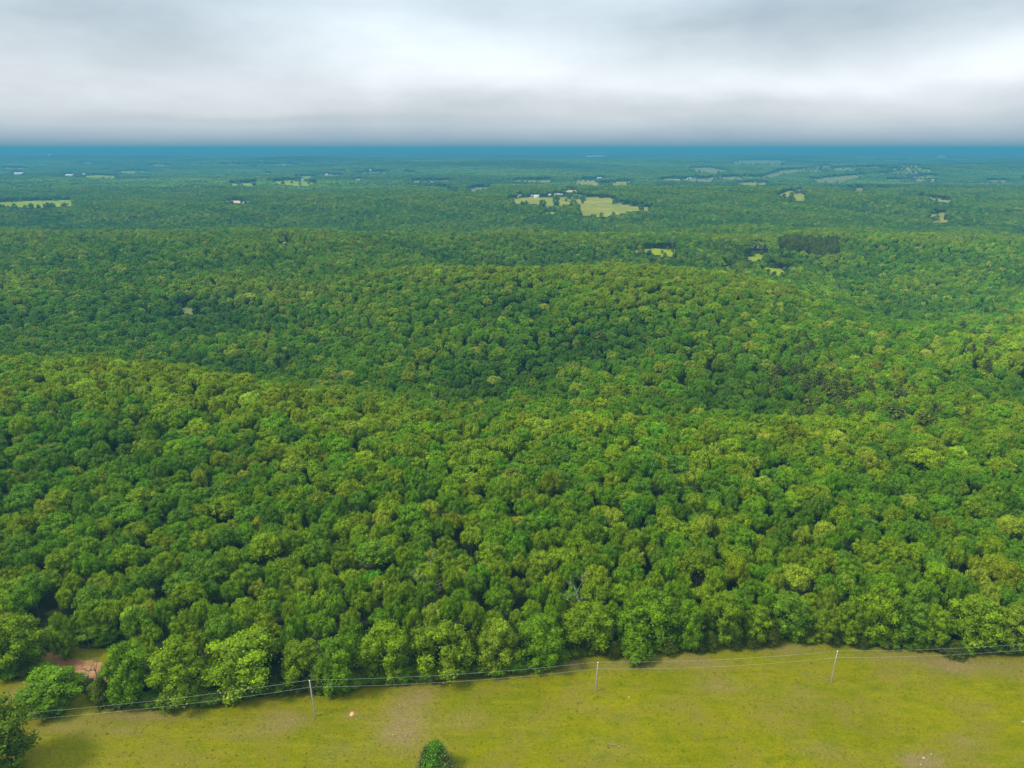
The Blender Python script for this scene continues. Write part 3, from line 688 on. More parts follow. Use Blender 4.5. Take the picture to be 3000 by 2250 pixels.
for px, py, wd, hh, kd, lab in BUILD:
    up = max(4, wd * .32) if kd != 'tower' else 12
    BPOLY.append([(px - wd*.62 - 1, py - up), (px + wd*.62 + 1, py - up), (px + wd*.62 + 1, py + 1.5), (px - wd*.62 - 1, py + 1.5)])
POLYS = [with_bb(p) for c, p in PASTURES] + [with_bb(LAKE)] + [with_bb(p) for p in BPOLY]
NEARP = [with_bb(ROAD[2:12]), with_bb(BANK)]

# random trees in the voids and on to 2.2 km
def scatter(y0, y1, st, um=.86, jit=.42):
    Y_ = np.arange(y0, y1, st * .9)
    xs, ys_ = [], []
    for i, yy in enumerate(Y_):
        wx = um * yy + 15; x = np.arange(-wx, wx, st) + (i % 2) * st / 2
        xs.append(x); ys_.append(np.full(len(x), yy))
    x = np.concatenate(xs); y = np.concatenate(ys_)
    return x + rng.uniform(-jit, jit, len(x)) * st, y + rng.uniform(-jit, jit, len(x)) * st
x, y = scatter(115, 2250, 6.5)
n = len(x)
r = (2.2 + 2.7 * rng.beta(1.6, 1.5, n)) * np.where(rng.random(n) < .06, 1.38, 1.0); h = rng.uniform(9.5, 14.0, n) + (rng.random(n) < .06) * 2
z = zfun(x, y)
px, py = project(x, y, z)
edge_y = np.interp(px, EX, EY)
keep = (py < edge_y - 40) | (y > 260)
nearm = y < 300
mt = np.array([(t['x'], t['y'], t['r']) for t in trees])
idx = np.nonzero(nearm & keep)[0]
d2 = np.sqrt((x[idx, None] - mt[None, :, 0])**2 + (y[idx, None] - mt[None, :, 1])**2)
gap = (d2 - mt[None, :, 2] * .85).min(1)
keep[idx] &= gap > 1.3
r[idx] = np.minimum(r[idx], np.maximum(2.2, gap * 1.25)); h[idx] = np.where(gap < 2.8, 8.0 + rng.random(len(idx)) * 1.5, h[idx] - .5)
keep &= ~blocked(x, y, z, r, h, POLYS)
idx = np.nonzero(keep & (y < 300))[0]
keep[idx[blocked(x[idx], y[idx], z[idx], r[idx], h[idx], NEARP)]] = False
keep &= rng.random(n) > .015
x, y, z, r, h = x[keep], y[keep], z[keep], r[keep], h[keep]
n = len(x)
def tints(x, y, z):
    """species follow the ground: drier yellow oaks on rises, deeper green in the hollows; sun patch and valley shade are tinted in"""
    n = len(x)
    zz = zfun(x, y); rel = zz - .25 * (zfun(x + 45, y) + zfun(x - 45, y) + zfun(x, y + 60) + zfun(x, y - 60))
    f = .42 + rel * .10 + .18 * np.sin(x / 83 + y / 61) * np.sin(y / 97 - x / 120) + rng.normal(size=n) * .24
    f += np.where(y < 330, .04, 0)
    cols = np.array([PAL['d'], PAL['b'], PAL['g'], PAL['y'], PAL['o']])
    edges = np.array([-.12, .14, .50, .93])
    c = cols[np.searchsorted(edges, f)]
    c = np.where((rng.random(n) < .05)[:, None], np.array(PAL['l']), c)
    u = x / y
    lt = 1 + .28 * np.clip((u - .25) / .4, 0, 1) * np.clip((y - 260) / 200, 0, 1) * np.clip((1100 - y) / 300, 0, 1)  # sun patch over the right-hand slopes, put into the leaf colour
    lt *= np.clip(1 + rel * .035, .82, 1.2)  # valley shade painted in: hollows tinted darker, rises lighter
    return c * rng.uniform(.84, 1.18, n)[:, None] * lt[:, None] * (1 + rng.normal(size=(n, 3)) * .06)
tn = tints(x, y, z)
pxx, pyy = project(x, y, z + h)
# pines: the grove behind the white barn and loose groups on the right
GROVE = [(2262, 706), (2300, 688), (2455, 690), (2462, 735), (2400, 742), (2290, 722)]
pm = inpoly(pxx, pyy, GROVE)
for cx, cy, sx, sy, k in [(2440, 1120, 130, 30, .55), (2560, 1180, 150, 45, .5), (2330, 1090, 70, 25, .4), (2860, 1020, 70, 25, .5), (2180, 745, 90, 22, .45), (1750, 980, 60, 40, .12), (2450, 1000, 300, 60, .05)]:
    pm |= rng.random(n) < k * np.exp(-((pxx - cx) / sx)**2 - ((pyy - cy) / sy)**2)
tn[pm] = np.array(PAL['p']) * rng.uniform(.75, 1.2, pm.sum())[:, None]
h[pm] += 1.5
for i in range(n):
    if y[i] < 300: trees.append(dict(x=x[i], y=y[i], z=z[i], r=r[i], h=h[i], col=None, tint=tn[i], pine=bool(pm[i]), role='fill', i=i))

# low trees in the remaining voids of the near forest
cx_, cy_ = scatter(125, 300, 3.0); cz_ = zfun(cx_, cy_); px, py = project(cx_, cy_, cz_)
ok = (py < np.interp(px, EX, EY) - 38) & ~inpoly(px, py, ROAD) & ~inpoly(px, py, BANK)
o_ = rng.permutation(np.nonzero(ok)[0]); bl = blocked(cx_, cy_, cz_, np.full(len(cx_), 3.0), np.full(len(cx_), 9.0), POLYS + NEARP)
ex_ = np.array([(t['x'], t['y'], t['r']) for t in trees]); ex_ = np.concatenate([ex_, np.stack([x[(y >= 300) & (y < 320)], y[(y >= 300) & (y < 320)], r[(y >= 300) & (y < 320)]], 1)])
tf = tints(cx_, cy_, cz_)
for q in o_:
    if bl[q]: continue
    gp = (np.hypot(ex_[:, 0] - cx_[q], ex_[:, 1] - cy_[q]) - ex_[:, 2] * .8).min()
    if gp > 1.5:
        rr = min(4.5, gp * 1.25 + .4); ex_ = np.concatenate([ex_, [[cx_[q], cy_[q], rr]]])
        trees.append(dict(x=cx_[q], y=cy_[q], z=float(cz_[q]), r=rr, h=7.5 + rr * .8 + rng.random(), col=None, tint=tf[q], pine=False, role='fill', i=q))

def in_view(t):
    px, py = project(t['x'], t['y'], t['z'] + t['h'] * .7); return -60 < px < 3060 and py < 2290
for t in trees:
    t['px'], t['py'] = project(t['x'], t['y'], t['z'] + t['h'])
    t['size'] = t['r'] * t['h'] ** .5 / (t['y'] + 60)
    if t['role'] in ('edge', 'lone'): t['size'] += 10
cand = [t for t in trees if in_view(t) and not t.get('pine')]
cand.sort(key=lambda t: (-t['size'] if t['size'] > 5 else math.hypot(t['x'], t['y']) * .002 - (1 if t['role'] == 'inner' else 0)*.0))
single = cand[:297]
sid = {id(t) for t in single}
# stuff: everything else
rest_near = [t for t in trees if id(t) not in sid]

# ------------------------------------------------------------------ single trees, each with its trunk and crown
def name_col(c):
    if c[0] > .8 * c[1]: return 'olive-brown'
    if c[1] > .23: return 'pale green'
    if c[0] > .6 * c[1]: return 'yellow-green'
    if c[1] < .11: return 'dark green'
    if c[2] > .15 * c[1]: return 'blue-green'
    return 'mid-green'
edges = [t for t in single if t['role'] == 'edge']
cols_of = {}
for t in single:
    if t['role'] in ('edge', 'lone'): continue
    e = min(edges, key=lambda e: abs(e['cx'] - t['px'])); cols_of.setdefault(id(e), []).append(t); t['e'] = e
ORD = ['', 'first', 'second', 'third', 'fourth', 'fifth', 'sixth', 'seventh', 'eighth', 'ninth', 'tenth', 'eleventh', 'twelfth', 'thirteenth', 'fourteenth',
       'fifteenth', 'sixteenth', 'seventeenth', 'eighteenth', 'nineteenth', 'twentieth', 'twenty-first', 'twenty-second', 'twenty-third', 'twenty-fourth', 'twenty-fifth', 'twenty-sixth', 'twenty-seventh', 'twenty-eighth', 'twenty-ninth', 'thirtieth']
for L in cols_of.values():
    L.sort(key=lambda t: math.hypot(t['x'], t['y']))
    for k, t in enumerate(L): t['rank'] = k + 1
col_near = {}
def make_tree(t, i):
    tint = (np.array(PAL[t['col']]) * .6 + np.array((.12, .21, .004)) * .4) * (.9 + .2 * rng.random()) if t.get('col') else t['tint']
    o = bpy.data.objects.new('oak_tree', None); C.objects.link(o)
    o.empty_display_size = .5
    o.location = (t['x'], t['y'], t['z'])
    me = SKIRT[(i * 5) % 6] if t['role'] in ('edge', 'lone') or t.get('rank', 9) < 2 else NEAR[i % len(NEAR)]
    o.rotation_euler = (0, 0, rng.uniform(0, 6.28)); o.scale = (t['r'] / 5, t['r'] / 5, t['h'] / 12)
    tr = bpy.data.objects.new('trunk', TRUNK[i % 4]); C.objects.link(tr); tr.parent = o
    cr = bpy.data.objects.new('crown', me); C.objects.link(cr); cr.parent = o
    cr['tint'] = [float(v) for v in tint]
    o['category'] = 'tree'
    if t['role'] in ('edge', 'lone'):
        o['label'] = t['label']; o['group'] = 'oaks along the edge of the meadow'
    else:
        rk = ORD[t['rank']] if t['rank'] < len(ORD) else str(t['rank']) + 'th'
        o['label'] = f"{name_col(tint)} oak, {rk} back behind the {t['e']['short']}"
        o['group'] = 'oaks of the near forest'
for i, t in enumerate(single): make_tree(t, i)
print('max rank', max(t.get('rank', 0) for t in single), 'farthest single', max(t['y'] for t in single))

# ------------------------------------------------------------------ forest as one instanced mass
src = bpy.data.collections.new('forest_sources')
SRC = NEARS + MID + PINE + PATCH + FARP + FIELD + SNAG
iS = 8 + len(MID) + len(PINE) + len(PATCH) + len(FARP); iD = iS + 3
for i, me in enumerate(SRC):
    o = bpy.data.objects.new('source_%02d' % i, me); src.objects.link(o)
iN, iM, iP, iG, iF_ = 0, 8, 8 + len(MID), 8 + len(MID) + len(PINE), 8 + len(MID) + len(PINE) + len(PATCH)
PTS, IDX, ROT, SCL, TNT = [], [], [], [], []
def put(x, y, z, idx, rot, scl, tnt):
    PTS.append(np.stack([x, y, z], 1)); IDX.append(idx); ROT.append(rot); SCL.append(scl); TNT.append(tnt)
if rest_near:
    a = rest_near; m = len(a); X_ = np.array([t['x'] for t in a]); Y_ = np.array([t['y'] for t in a]); Z_ = np.array([t['z'] for t in a])
    R_ = np.array([t['r'] for t in a]); H_ = np.array([t['h'] for t in a]); P_ = np.array([bool(t.get('pine')) for t in a])
    tt = np.array([np.array(PAL[t['col']]) if t.get('col') else t['tint'] for t in a])
    put(X_, Y_, Z_, np.where(P_, iP + rng.integers(0, 3, m), rng.integers(0, 8, m)), rng.uniform(0, 6.28, m),
        np.stack([np.where(P_, R_ / 3.4, R_ / 5), np.where(P_, R_ / 3.4, R_ / 5), np.where(P_, H_ / 14, H_ / 12)], 1), tt)
f = y >= 300
m = f.sum()
lod = np.where(y[f] < 620, rng.integers(0, 8, m), iM + rng.integers(0, len(MID), m))
lod = np.where(pm[f], iP + rng.integers(0, 3, m), lod)
lod = np.where((rng.random(m) < .004) & (y[f] < 1300), iD + rng.integers(0, 2, m), lod)
rs = np.where(pm[f], r[f] / 3.4, r[f] / 5); hs = np.where(pm[f], h[f] / 14, h[f] / 12)
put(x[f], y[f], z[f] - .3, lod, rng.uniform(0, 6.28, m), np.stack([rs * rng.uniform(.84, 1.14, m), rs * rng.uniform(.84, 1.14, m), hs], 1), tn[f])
# groves of 16 trees from 2.2 to 5.5 km, blocks of woodland beyond
for (y0, y1, st, i0, cnt) in ((2250, 5600, PATCH_S * .93, iG, len(PATCH)), (5600, 17000, PATCH_F * .93, iF_, len(FARP))):
    X_, Y_ = scatter(y0, y1, st, .82, .06); Z_ = zfun(X_, Y_)
    b = blocked(X_, Y_, Z_, np.full(len(X_), st * .5), np.full(len(X_), 12.0), POLYS)
    X_, Y_, Z_ = X_[~b], Y_[~b], Z_[~b]; m = len(X_)
    t = (tints(X_, Y_, Z_) * .6 + np.array([.05, .14, .016]) * .4) * (.72 if i0 == iG else .52)  # far tint darkened for missing self-shadow, its red cut to stand for haze
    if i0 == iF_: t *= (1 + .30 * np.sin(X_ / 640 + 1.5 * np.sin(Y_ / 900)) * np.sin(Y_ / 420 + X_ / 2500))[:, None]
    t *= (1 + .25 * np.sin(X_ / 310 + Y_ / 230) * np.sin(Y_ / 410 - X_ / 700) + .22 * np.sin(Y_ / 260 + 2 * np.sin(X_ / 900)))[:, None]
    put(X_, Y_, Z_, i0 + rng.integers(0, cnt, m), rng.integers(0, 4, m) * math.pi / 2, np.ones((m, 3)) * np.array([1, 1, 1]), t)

FT = [(575,916,26,0),(520,908,6,0),(1685,583,26,0),(1706,588,24,0),(1667,584,12,0),(1678,602,28,0),(1686,614,26,0),(1690,626,24,0),(1800,598,16,0),(1803,592,9,0),(1762,638,16,0),(1878,617,20,0),(1541,606,18,0),(1630,605,22,1),(1500,598,20,0),(1590,604,26,0),
      (11,613,14,0),(43,613,18,0),(75,613,14,0),(93,613,18,0),(140,613,26,0),(155,613,20,0),(192,613,24,0),(2332,569,14,0),(2296,578,12,0),(2318,578,16,0),(2744,646,18,0),(1879,742,22,1),(1996,750,42,0),(1939,742,8,0),(1911,752,10,0),(1970,738,8,0),(2034,760,32,0),
      (2075,745,30,2),(2110,752,34,2),(2150,756,34,2),(2180,750,30,2),(2090,800,44,0),(2045,798,40,0),(2150,812,46,0),(2190,812,44,0),(2218,796,30,0),(2268,745,34,0),(2250,800,14,0),(2300,798,6,0),(2270,806,10,0),
      (855,538,10,0),(830,541,14,0),(800,540,12,0),(700,541,16,0),(880,542,10,0),(752,541,12,0),(905,540,8,0),(1075,508,12,0),(1096,512,16,0),(1115,509,12,0),(1060,506,8,0),(2340,500,6,0),(2380,498,8,0),(2360,501,7,0),(2400,499,8,0),(2440,497,9,0),(2470,496,8,0),(2495,495,8,0),(2424,499,6,0),(2280,506,8,0),(2508,512,10,0),(2600,510,8,0),(2290,472,6,0),(1531,533,10,0),(1700,531,8,0),(1715,532,8,0),(1730,531,8,0),(1838,536,7,0),(1790,538,8,0),(1240,533,16,0),(1270,532,14,0),(2498,862,22,0)]
rb = random.Random(3)
for c, poly in PASTURES:                                    # scrub and trees that break up the outline of every field
    if c == 'b': continue
    for (ax, ay), (bx, by) in zip(poly, poly[1:] + poly[:1]):
        ln = math.hypot(bx - ax, by - ay)
        for k in range(int(ln / 11)):
            if rb.random() < (.3 if 1690 < ax < 1920 else .5):
                s_ = rb.random(); near_ = max(0, (ay - 560) / 60); FT.append((ax + (bx - ax) * s_, ay + (by - ay) * s_ + 1.5, rb.uniform(5, 9) + min(6, near_ * 3), 0))
a = np.array([hit(q[0], q[1]) for q in FT]); dd = a[:, 1] * cP + (H - a[:, 2]) * sP; rr = np.array([q[2] for q in FT]) / 2 * dd / FPX; kd = np.array([q[3] for q in FT]); m = len(FT)
rr = np.clip(rr, 2, 9); hh = np.where(kd == 1, rr * 3.2, np.clip(rr * 2.0, 5, 14))
put(a[:, 0], a[:, 1], a[:, 2] - .3, np.where(kd == 2, iP + rng.integers(0, 3, m), iS + rng.integers(0, 3, m)), rng.uniform(0, 6.28, m), np.stack([rr / 5, rr / 5, hh / 12], 1),
    np.array([PAL['p'] if k == 2 else PAL['dgyb'[i % 4]] for i, k in enumerate(kd)]))

def gn_instances(name, P, I, R, Sc, Tn, coll, **props):
    me = bpy.data.meshes.new(name); me.vertices.add(len(P)); me.vertices.foreach_set('co', P.astype(np.float32).ravel())
    for nm, ty, key, v in (('which', 'INT', 'value', I.astype(np.int32)), ('turn', 'FLOAT_VECTOR', 'vector', np.stack([R*0, R*0, R], 1).astype(np.float32)),
                           ('size', 'FLOAT_VECTOR', 'vector', Sc.astype(np.float32)), ('tint', 'FLOAT_VECTOR', 'vector', Tn.astype(np.float32))):
        at = me.attributes.new(nm, ty, 'POINT'); at.data.foreach_set(key, v.ravel())
    o = link(name, me, **props)
    ng = bpy.data.node_groups.new(name + '_nodes', 'GeometryNodeTree')
    ng.interface.new_socket('Geometry', in_out='INPUT', socket_type='NodeSocketGeometry')
    ng.interface.new_socket('Geometry', in_out='OUTPUT', socket_type='NodeSocketGeometry')
    gi, go = ng.nodes.new('NodeGroupInput'), ng.nodes.new('NodeGroupOutput')
    iop = ng.nodes.new('GeometryNodeInstanceOnPoints'); ci = ng.nodes.new('GeometryNodeCollectionInfo')
    ci.inputs['Collection'].default_value = coll; ci.inputs['Separate Children'].default_value = True; ci.inputs['Reset Children'].default_value = True
    def attr(nm, ty):
        a = ng.nodes.new('GeometryNodeInputNamedAttribute'); a.data_type = ty; a.inputs[0].default_value = nm; return a.outputs[0]
    L = ng.links.new
    L(gi.outputs[0], iop.inputs['Points']); L(ci.outputs[0], iop.inputs['Instance']); iop.inputs['Pick Instance'].default_value = True
    L(attr('which', 'INT'), iop.inputs['Instance Index'])
    e2r = ng.nodes.new('FunctionNodeEulerToRotation'); L(attr('turn', 'FLOAT_VECTOR'), e2r.inputs[0]); L(e2r.outputs[0], iop.inputs['Rotation'])
    L(attr('size', 'FLOAT_VECTOR'), iop.inputs['Scale'])
    L(iop.outputs[0], go.inputs[0])
    md = o.modifiers.new('instances', 'NODES'); md.node_group = ng
    return o
P = np.concatenate(PTS); print('forest instances', len(P))
gn_instances('forest', P, np.concatenate(IDX), np.concatenate(ROT), np.concatenate(SCL), np.concatenate(TNT), src, kind='stuff',
             label='dense mixed oak forest covering the hills out to the horizon', category='forest')

# ------------------------------------------------------------------ undergrowth along the edge and weeds in the meadow
P, I, R, Sc, Tn = [], [], [], [], []
for k in range(900):
    ex = rng.uniform(-60, 3060)
    if 130 < ex < 260: continue
    ey = np.interp(ex, EX, EY) + rng.normal() * 5 - 8
    p = hit(ex, ey); rr = rng.uniform(.6, 2.0)
    P.append((p[0], p[1] + rr * .8, float(zfun(p[0], p[1])) - .2)); I.append(rng.integers(0, 8)); R.append(rng.uniform(0, 6.28)); Sc.append((rr / 5, rr / 5, rr * 1.5 / 12))
    Tn.append(np.array(PAL[['g', 'y', 'c', 'g', 'k'][rng.integers(0, 5)]]) * rng.uniform(.8, 1.1))
gn_instances('undergrowth', np.array(P), np.array(I), np.array(R), np.array(Sc), np.array(Tn), src, kind='stuff',
             label='low scrub along the foot of the forest edge', category='scrub')
def tuft_mesh(seed, nb, ht, wd):
    r = np.random.default_rng(seed); V, F = [], []
    for i in range(nb):
        a = r.uniform(0, 6.28); b = r.uniform(0, wd); c = np.array([math.cos(a)*b, math.sin(a)*b, -.03]); th = r.uniform(0, 6.28)
        s = np.array([math.cos(th), math.sin(th), 0]) * r.uniform(.02, .05); tip = c + np.array([r.normal()*.12, r.normal()*.12, ht * r.uniform(.5, 1)])
        n0 = len(V); V += [c - s, c + s, tip]; F.append((n0, n0+1, n0+2))
    V = np.array(V); L = np.tile([1.0, .2, 0], (len(V), 1)); L[:, 0] = np.repeat(r.uniform(.7, 1.3, nb), 3)
    return mesh_from('tuft', V, [np.array(F)], M_LEAF, L)
gsrc = bpy.data.collections.new('grass_sources')
for i in range(4): gsrc.objects.link(bpy.data.objects.new('tuft_%d' % i, tuft_mesh(500 + i, 26, [.3, .4, .3, .5][i], [.3, .35, .5, .4][i])))
m = 26000
gx = rng.uniform(-1, 1, m); gy = np.sqrt(rng.uniform(95**2, 235**2, m)); gx = gx * 1.0 * gy; gz = zfun(gx, gy)
px, py = project(gx, gy, gz); ok = ((py > np.interp(px, EX, EY) - 6)) & ~inpoly(px, py, ROAD)
bz = np.zeros(m)
for bx, by, sx, sy, k in BARE:
    c = hit(bx, by); bz += k * np.exp(-((gx - c[0]) / sx)**2 - ((gy - c[1]) / sy)**2)
ok &= rng.random(m) > bz * .9
clump = np.sin(gx / 7.3 + 1.1 * np.sin(gy / 5.1)) * np.sin(gy / 8.9 + gx / 11) + rng.normal(size=m) * .5
gx, gy, gz, clump = gx[ok], gy[ok], gz[ok], clump[ok]; m = len(gx)
gt = np.where((clump > .95)[:, None], np.array((.18, .22, .003)), np.array((.23, .22, .003))) * rng.uniform(.75, 1.25, m)[:, None]
gs = rng.uniform(.3, .75, m) * np.where(clump > .95, 1.2, 1)
gn_instances('meadow_grass', np.stack([gx, gy, gz], 1), rng.integers(0, 4, m), rng.uniform(0, 6.28, m), np.stack([gs, gs, gs], 1), gt, gsrc, kind='stuff',
             label='tussocky olive-yellow grass growing over the meadow', category='grass')

# ------------------------------------------------------------------ other single plants
def plant(name, label, cat, x, y, r, h, mesh, base_r, base_h, tint, group=None, trunk=0):
    z = float(zfun(x, y)); o = bpy.data.objects.new(name, None); C.objects.link(o); o.location = (x, y, z)
    o.rotation_euler = (0, 0, rng.uniform(0, 6.28)); o.scale = (r / base_r, r / base_r, h / base_h)
    tr = bpy.data.objects.new('trunk', TRUNK[trunk]); C.objects.link(tr); tr.parent = o; tr.scale = (1, 1, base_h / 12 * .8)
    cr = bpy.data.objects.new('crown', mesh); C.objects.link(cr); cr.parent = o; cr['tint'] = [float(v) for v in tint]
    o['label'] = label; o['category'] = cat
    if group: o['group'] = group
    return o
def at(px, py): p = hit(px, py); return p
CED = [(2040, 1912, 1868, 55, 'first dark cedar right of the small roundish oak, low in the edge'), (2078, 1910, 1850, 48, 'dark cedar left of the slim golden edge oak'),
       (2150, 1905, 1862, 50, 'dark cedar at the right foot of the slim golden edge oak'), (2200, 1901, 1845, 60, 'dark cedar at the foot of the low yellow edge oak'),
       (2258, 1895, 1815, 55, 'tall brownish cedar left of the blue-green edge oak'), (2352, 1886, 1830, 52, 'dark cedar where the meadow reaches its highest point'),
       (2440, 1893, 1845, 50, 'dark cedar behind the right power pole'), (2790, 1930, 1880, 75, 'broad dark cedar at the foot of the broad right-hand oak'),
       (2525, 1902, 1858, 40, 'small dark cedar right of the right power pole'), (310, 2074, 1985, 60, 'dark cedar in the gap right of the dead sapling'),
       (350, 2078, 2000, 55, 'dark brownish cedar under the first oak right of the dirt road'), (1795, 1930, 1880, 50, 'dark cedar right of the middle power pole'),
       (1960, 1922, 1870, 48, 'dark cedar under the forest edge right of the small roundish oak')]
for i, (cx, by, ty, wd, lab) in enumerate(CED):
    p = at(cx, by); r_ = px_radius(wd, *p); q = p + np.array([p[0]/p[1], 1, 0]) * r_ * .5; z_ = float(zfun(q[0], q[1]))
    plant('cedar_tree', lab, 'tree', q[0], q[1], r_, height_for(q[0], q[1], ty) - z_, CEDAR[i % 2], 2.2, 6.0, np.array(PAL['c']) * rng.uniform(.85, 1.2), 'dark cedars at the forest edge')
# the bush in the meadow: a bright vine over a dull shrub
p = at(1275, 2268); r_ = px_radius(108, *p); hb = height_for(p[0], p[1] + 1, 2172) - p[2]
o = bpy.data.objects.new('meadow_bush', None); C.objects.link(o); o.location = (p[0], p[1] + r_ * .3, float(zfun(p[0], p[1])))
o['label'] = 'pointed bush alone in the meadow, bright vine over brown twigs'; o['category'] = 'bush'
b1 = link('vine_foliage', crown_mesh('vine_foliage', 601, R=r_ * .98, HT=hb, nblob=26, per=130, leaf=.34, shape='cedar', z0=.02, rag=.25), o, tint=[.085, .21, .010])
b2 = link('twiggy_foliage', crown_mesh('twiggy_foliage', 602, R=r_ * .72, HT=hb * .72, nblob=22, per=90, leaf=.26, shape='cedar', z0=.02, rag=.3), o, tint=[.13, .105, .062])
b2.location = (r_ * .38, -.3, 0)
b3 = link('dull_green_foliage', crown_mesh('dull_green_foliage', 603, R=r_ * .6, HT=hb * .8, nblob=20, per=90, leaf=.26, shape='cedar', z0=.02, rag=.3), o, tint=[.06, .085, .035])
b3.location = (-r_ * .42, 0, 0)  # darker, duller green mass on the left of the bush
# dead trees
DEADS = [(287, 2003, 1936, 'bare dark sapling standing in front of the dirt road', 'dark'), (1238, 1715, 1663, 'grey leafless tree among green crowns in the second half of the forest edge', 'grey'),
         (1687, 1765, 1716, 'pale dead tree beside a yellow-green oak behind the middle pole', 'grey'), (1360, 1180, 1135, 'pinkish-grey dead snag at the hollow behind the first ridge', 'grey'),
         (1970, 735, 697, 'tall bare white tree at the right side of the small valley pasture', 'grey'), (985, 1120, 1095, 'small grey dead tree on the slope behind the first ridge', 'grey'),
         (2285, 925, 898, 'grey dead crown low in the right-hand forest slope', 'grey')]
M_DARKWOOD = bark_mat('dark_dead_wood', (.06, .045, .04), (.12, .10, .08))
for i, (cx, by, ty, lab, kd) in enumerate(DEADS):
    if i == 0: p = at(cx, by + 18); zt = height_for(p[0], p[1], ty)
    elif i == 4: p = at(cx, by); zt = height_for(p[0], p[1], ty)
    else: p = hit(cx, ty, 12.6); p[2] -= 12.6; zt = p[2] + 12.6
    ht = zt - float(zfun(p[0], p[1]))
    tr, br = dead_mesh(700 + i, ht, .8 if i == 0 else 1.1, M_DARKWOOD if kd == 'dark' else M_DEAD)
    o = bpy.data.objects.new('dead_tree', None); C.objects.link(o); o.location = (p[0], p[1], float(zfun(p[0], p[1])))
    o['label'] = lab; o['category'] = 'tree'; o['group'] = 'leafless dead trees'
    link('trunk', tr, o); link('branches', br, o)

# ------------------------------------------------------------------ power line
POLES = [(924, 2099, 1997, 'left'), (1745, 2025, 1943, 'middle'), (2434, 1999, 1911, 'right')]
M_INS = plain('porcelain', (.75, .77, .76), .3, .05); M_STEEL = plain('galvanised_steel', (.42, .43, .43), .45, .1)
M_WIRE = plain('aluminium_wire', (.36, .38, .39), .5, .05, 1.5, .5)
tops, lows = [], []
def topz(px, py, zz):
    d = ray_dir(px, py); t = (zz - H) / d[2]; return np.array([d[0] * t, d[1] * t, zz])
TILT = {'left': (-.45, .1), 'middle': (.2, 0), 'right': (.35, .1)}
for bx, by, ty, nm in POLES:
    p = at(bx, by); zt = height_for(p[0], p[1], ty); hp = zt - p[2]
    print('pole', nm, p, hp)
    o = bpy.data.objects.new('power_pole', None); C.objects.link(o); o.location = p
    o['label'] = f'{nm} one of three weathered wooden power poles in the meadow'; o['category'] = 'power pole'; o['group'] = 'wooden power poles in the meadow'
    tx, ty_ = TILT[nm]
    b = MB(); b.tube([(0, 0, -.5), (tx*.5, ty_*.5, hp*.5), (tx, ty_, hp)], [.15, .125, .10], 10); link('post', b.mesh('post', M_POLE), o)
    b = MB(); b.tube([(tx, ty_, hp - .05), (tx, ty_, hp + .12)], [.035, .035], 8); link('top_pin', b.mesh('top_pin', M_STEEL), o)
    b = MB(); b.tube([(tx, ty_, hp + .10), (tx, ty_, hp + .2), (tx, ty_, hp + .32)], [.10, .13, .06], 10); link('insulator', b.mesh('insulator', M_INS), o)
    f_ = (hp - 1.25) / hp
    b = MB(); b.box((tx*f_, ty_*f_ - .17, hp - 1.25), (.09, .16, .12)); link('neutral_bracket', b.mesh('neutral_bracket', M_STEEL), o)
    b = MB(); b.tube([(tx*.9 - .13, ty_*.9 - .03, hp*.9), (tx*.45 - .16, ty_*.45 - .03, hp*.45), (-.18, 0, .05)], [.018, .018, .018], 5); link('ground_wire', b.mesh('ground_wire', M_STEEL), o)
    tops.append(p + np.array([tx, ty_, hp + .33])); lows.append(p + np.array([tx*f_, ty_*f_ - .25, hp - 1.25]))
tl = topz(-80, 2100, 9.4); tr_ = topz(3180, 1871, 9.3)
tops = [tl] + tops + [tr_]; lows = [tl - np.array([0, 0, 1.5])] + lows + [tr_ - np.array([0, 0, 1.5])]
for pts, sag, lab in ((tops, .9, 'upper of two wires strung along the power poles'), (lows, 1.0, 'lower of two wires strung along the power poles')):
    path = []
    for a, b in zip(pts[:-1], pts[1:]):
        for s in np.linspace(0, 1, 25)[:-1]: path.append(a + (b - a) * s - np.array([0, 0, 4 * sag * s * (1 - s)]))
    path.append(pts[-1])
    b = MB(); b.tube(path, .013, 5, False)
    link('overhead_wire', b.mesh('overhead_wire', M_WIRE), None, label=lab, category='wire', group='overhead wires')

# ------------------------------------------------------------------ stones and a fallen branch
M_STONE = plain('pale_stone', (.34, .32, .26), .85, .2, 3); M_CLAY = plain('orange_clay', (.58, .28, .10), .95, .3, 3)
STN = [(1151, 2153, .28, 'pale stone on the brown patch left of the meadow bush'), (1044, 2107, .2, 'small pale stone beside the orange clay mound'), (1170, 2064, .2, 'small stone on the brown patch near the trees'),
       (1843, 2043, .4, 'largest pale stone, right of the middle power pole'), (2996, 2115, .35, 'pale stone at the far right of the meadow'), (1813, 2187, .3, 'pale stone at the end of the fallen branch'),
       (2924, 1943, .25, 'pale stone on the dry strip by the right end of the forest'), (2706, 2222, .45, 'flat stone on the bare patch at the bottom right'), (2728, 2210, .3, 'upper right stone on the bottom right bare patch'),
       (2697, 2240, .3, 'lowest stone on the bottom right bare patch'), (2829, 2042, .22, 'small stone in the green weeds right of the right power pole'), (1494, 1985, .3, 'grey stone under the forest edge left of the middle pole')]
def rock_mesh(seed, m):
    r = np.random.default_rng(seed); V, F = ICO2; V = V * (1 + r.normal(size=(len(V), 1)) * .10) * np.array([1.2, .9, .55])
    return mesh_from('stone', V, [F], m)
for i, (cx, cy, s, lab) in enumerate(STN):
    p = at(cx, cy); o = link('stone', rock_mesh(800 + i, M_STONE), None, label=lab, category='stone', group='pale stones in the meadow')
    o.location = (p[0], p[1], p[2] + s * .2); o.scale = (s * .5, s * .5, s * .5); o.rotation_euler = (0, 0, i * 1.3)
p = at(1030, 2095); o = link('clay_mound', rock_mesh(850, M_CLAY), None, label='small orange clay mound in the grass right of the left power pole', category='mound')
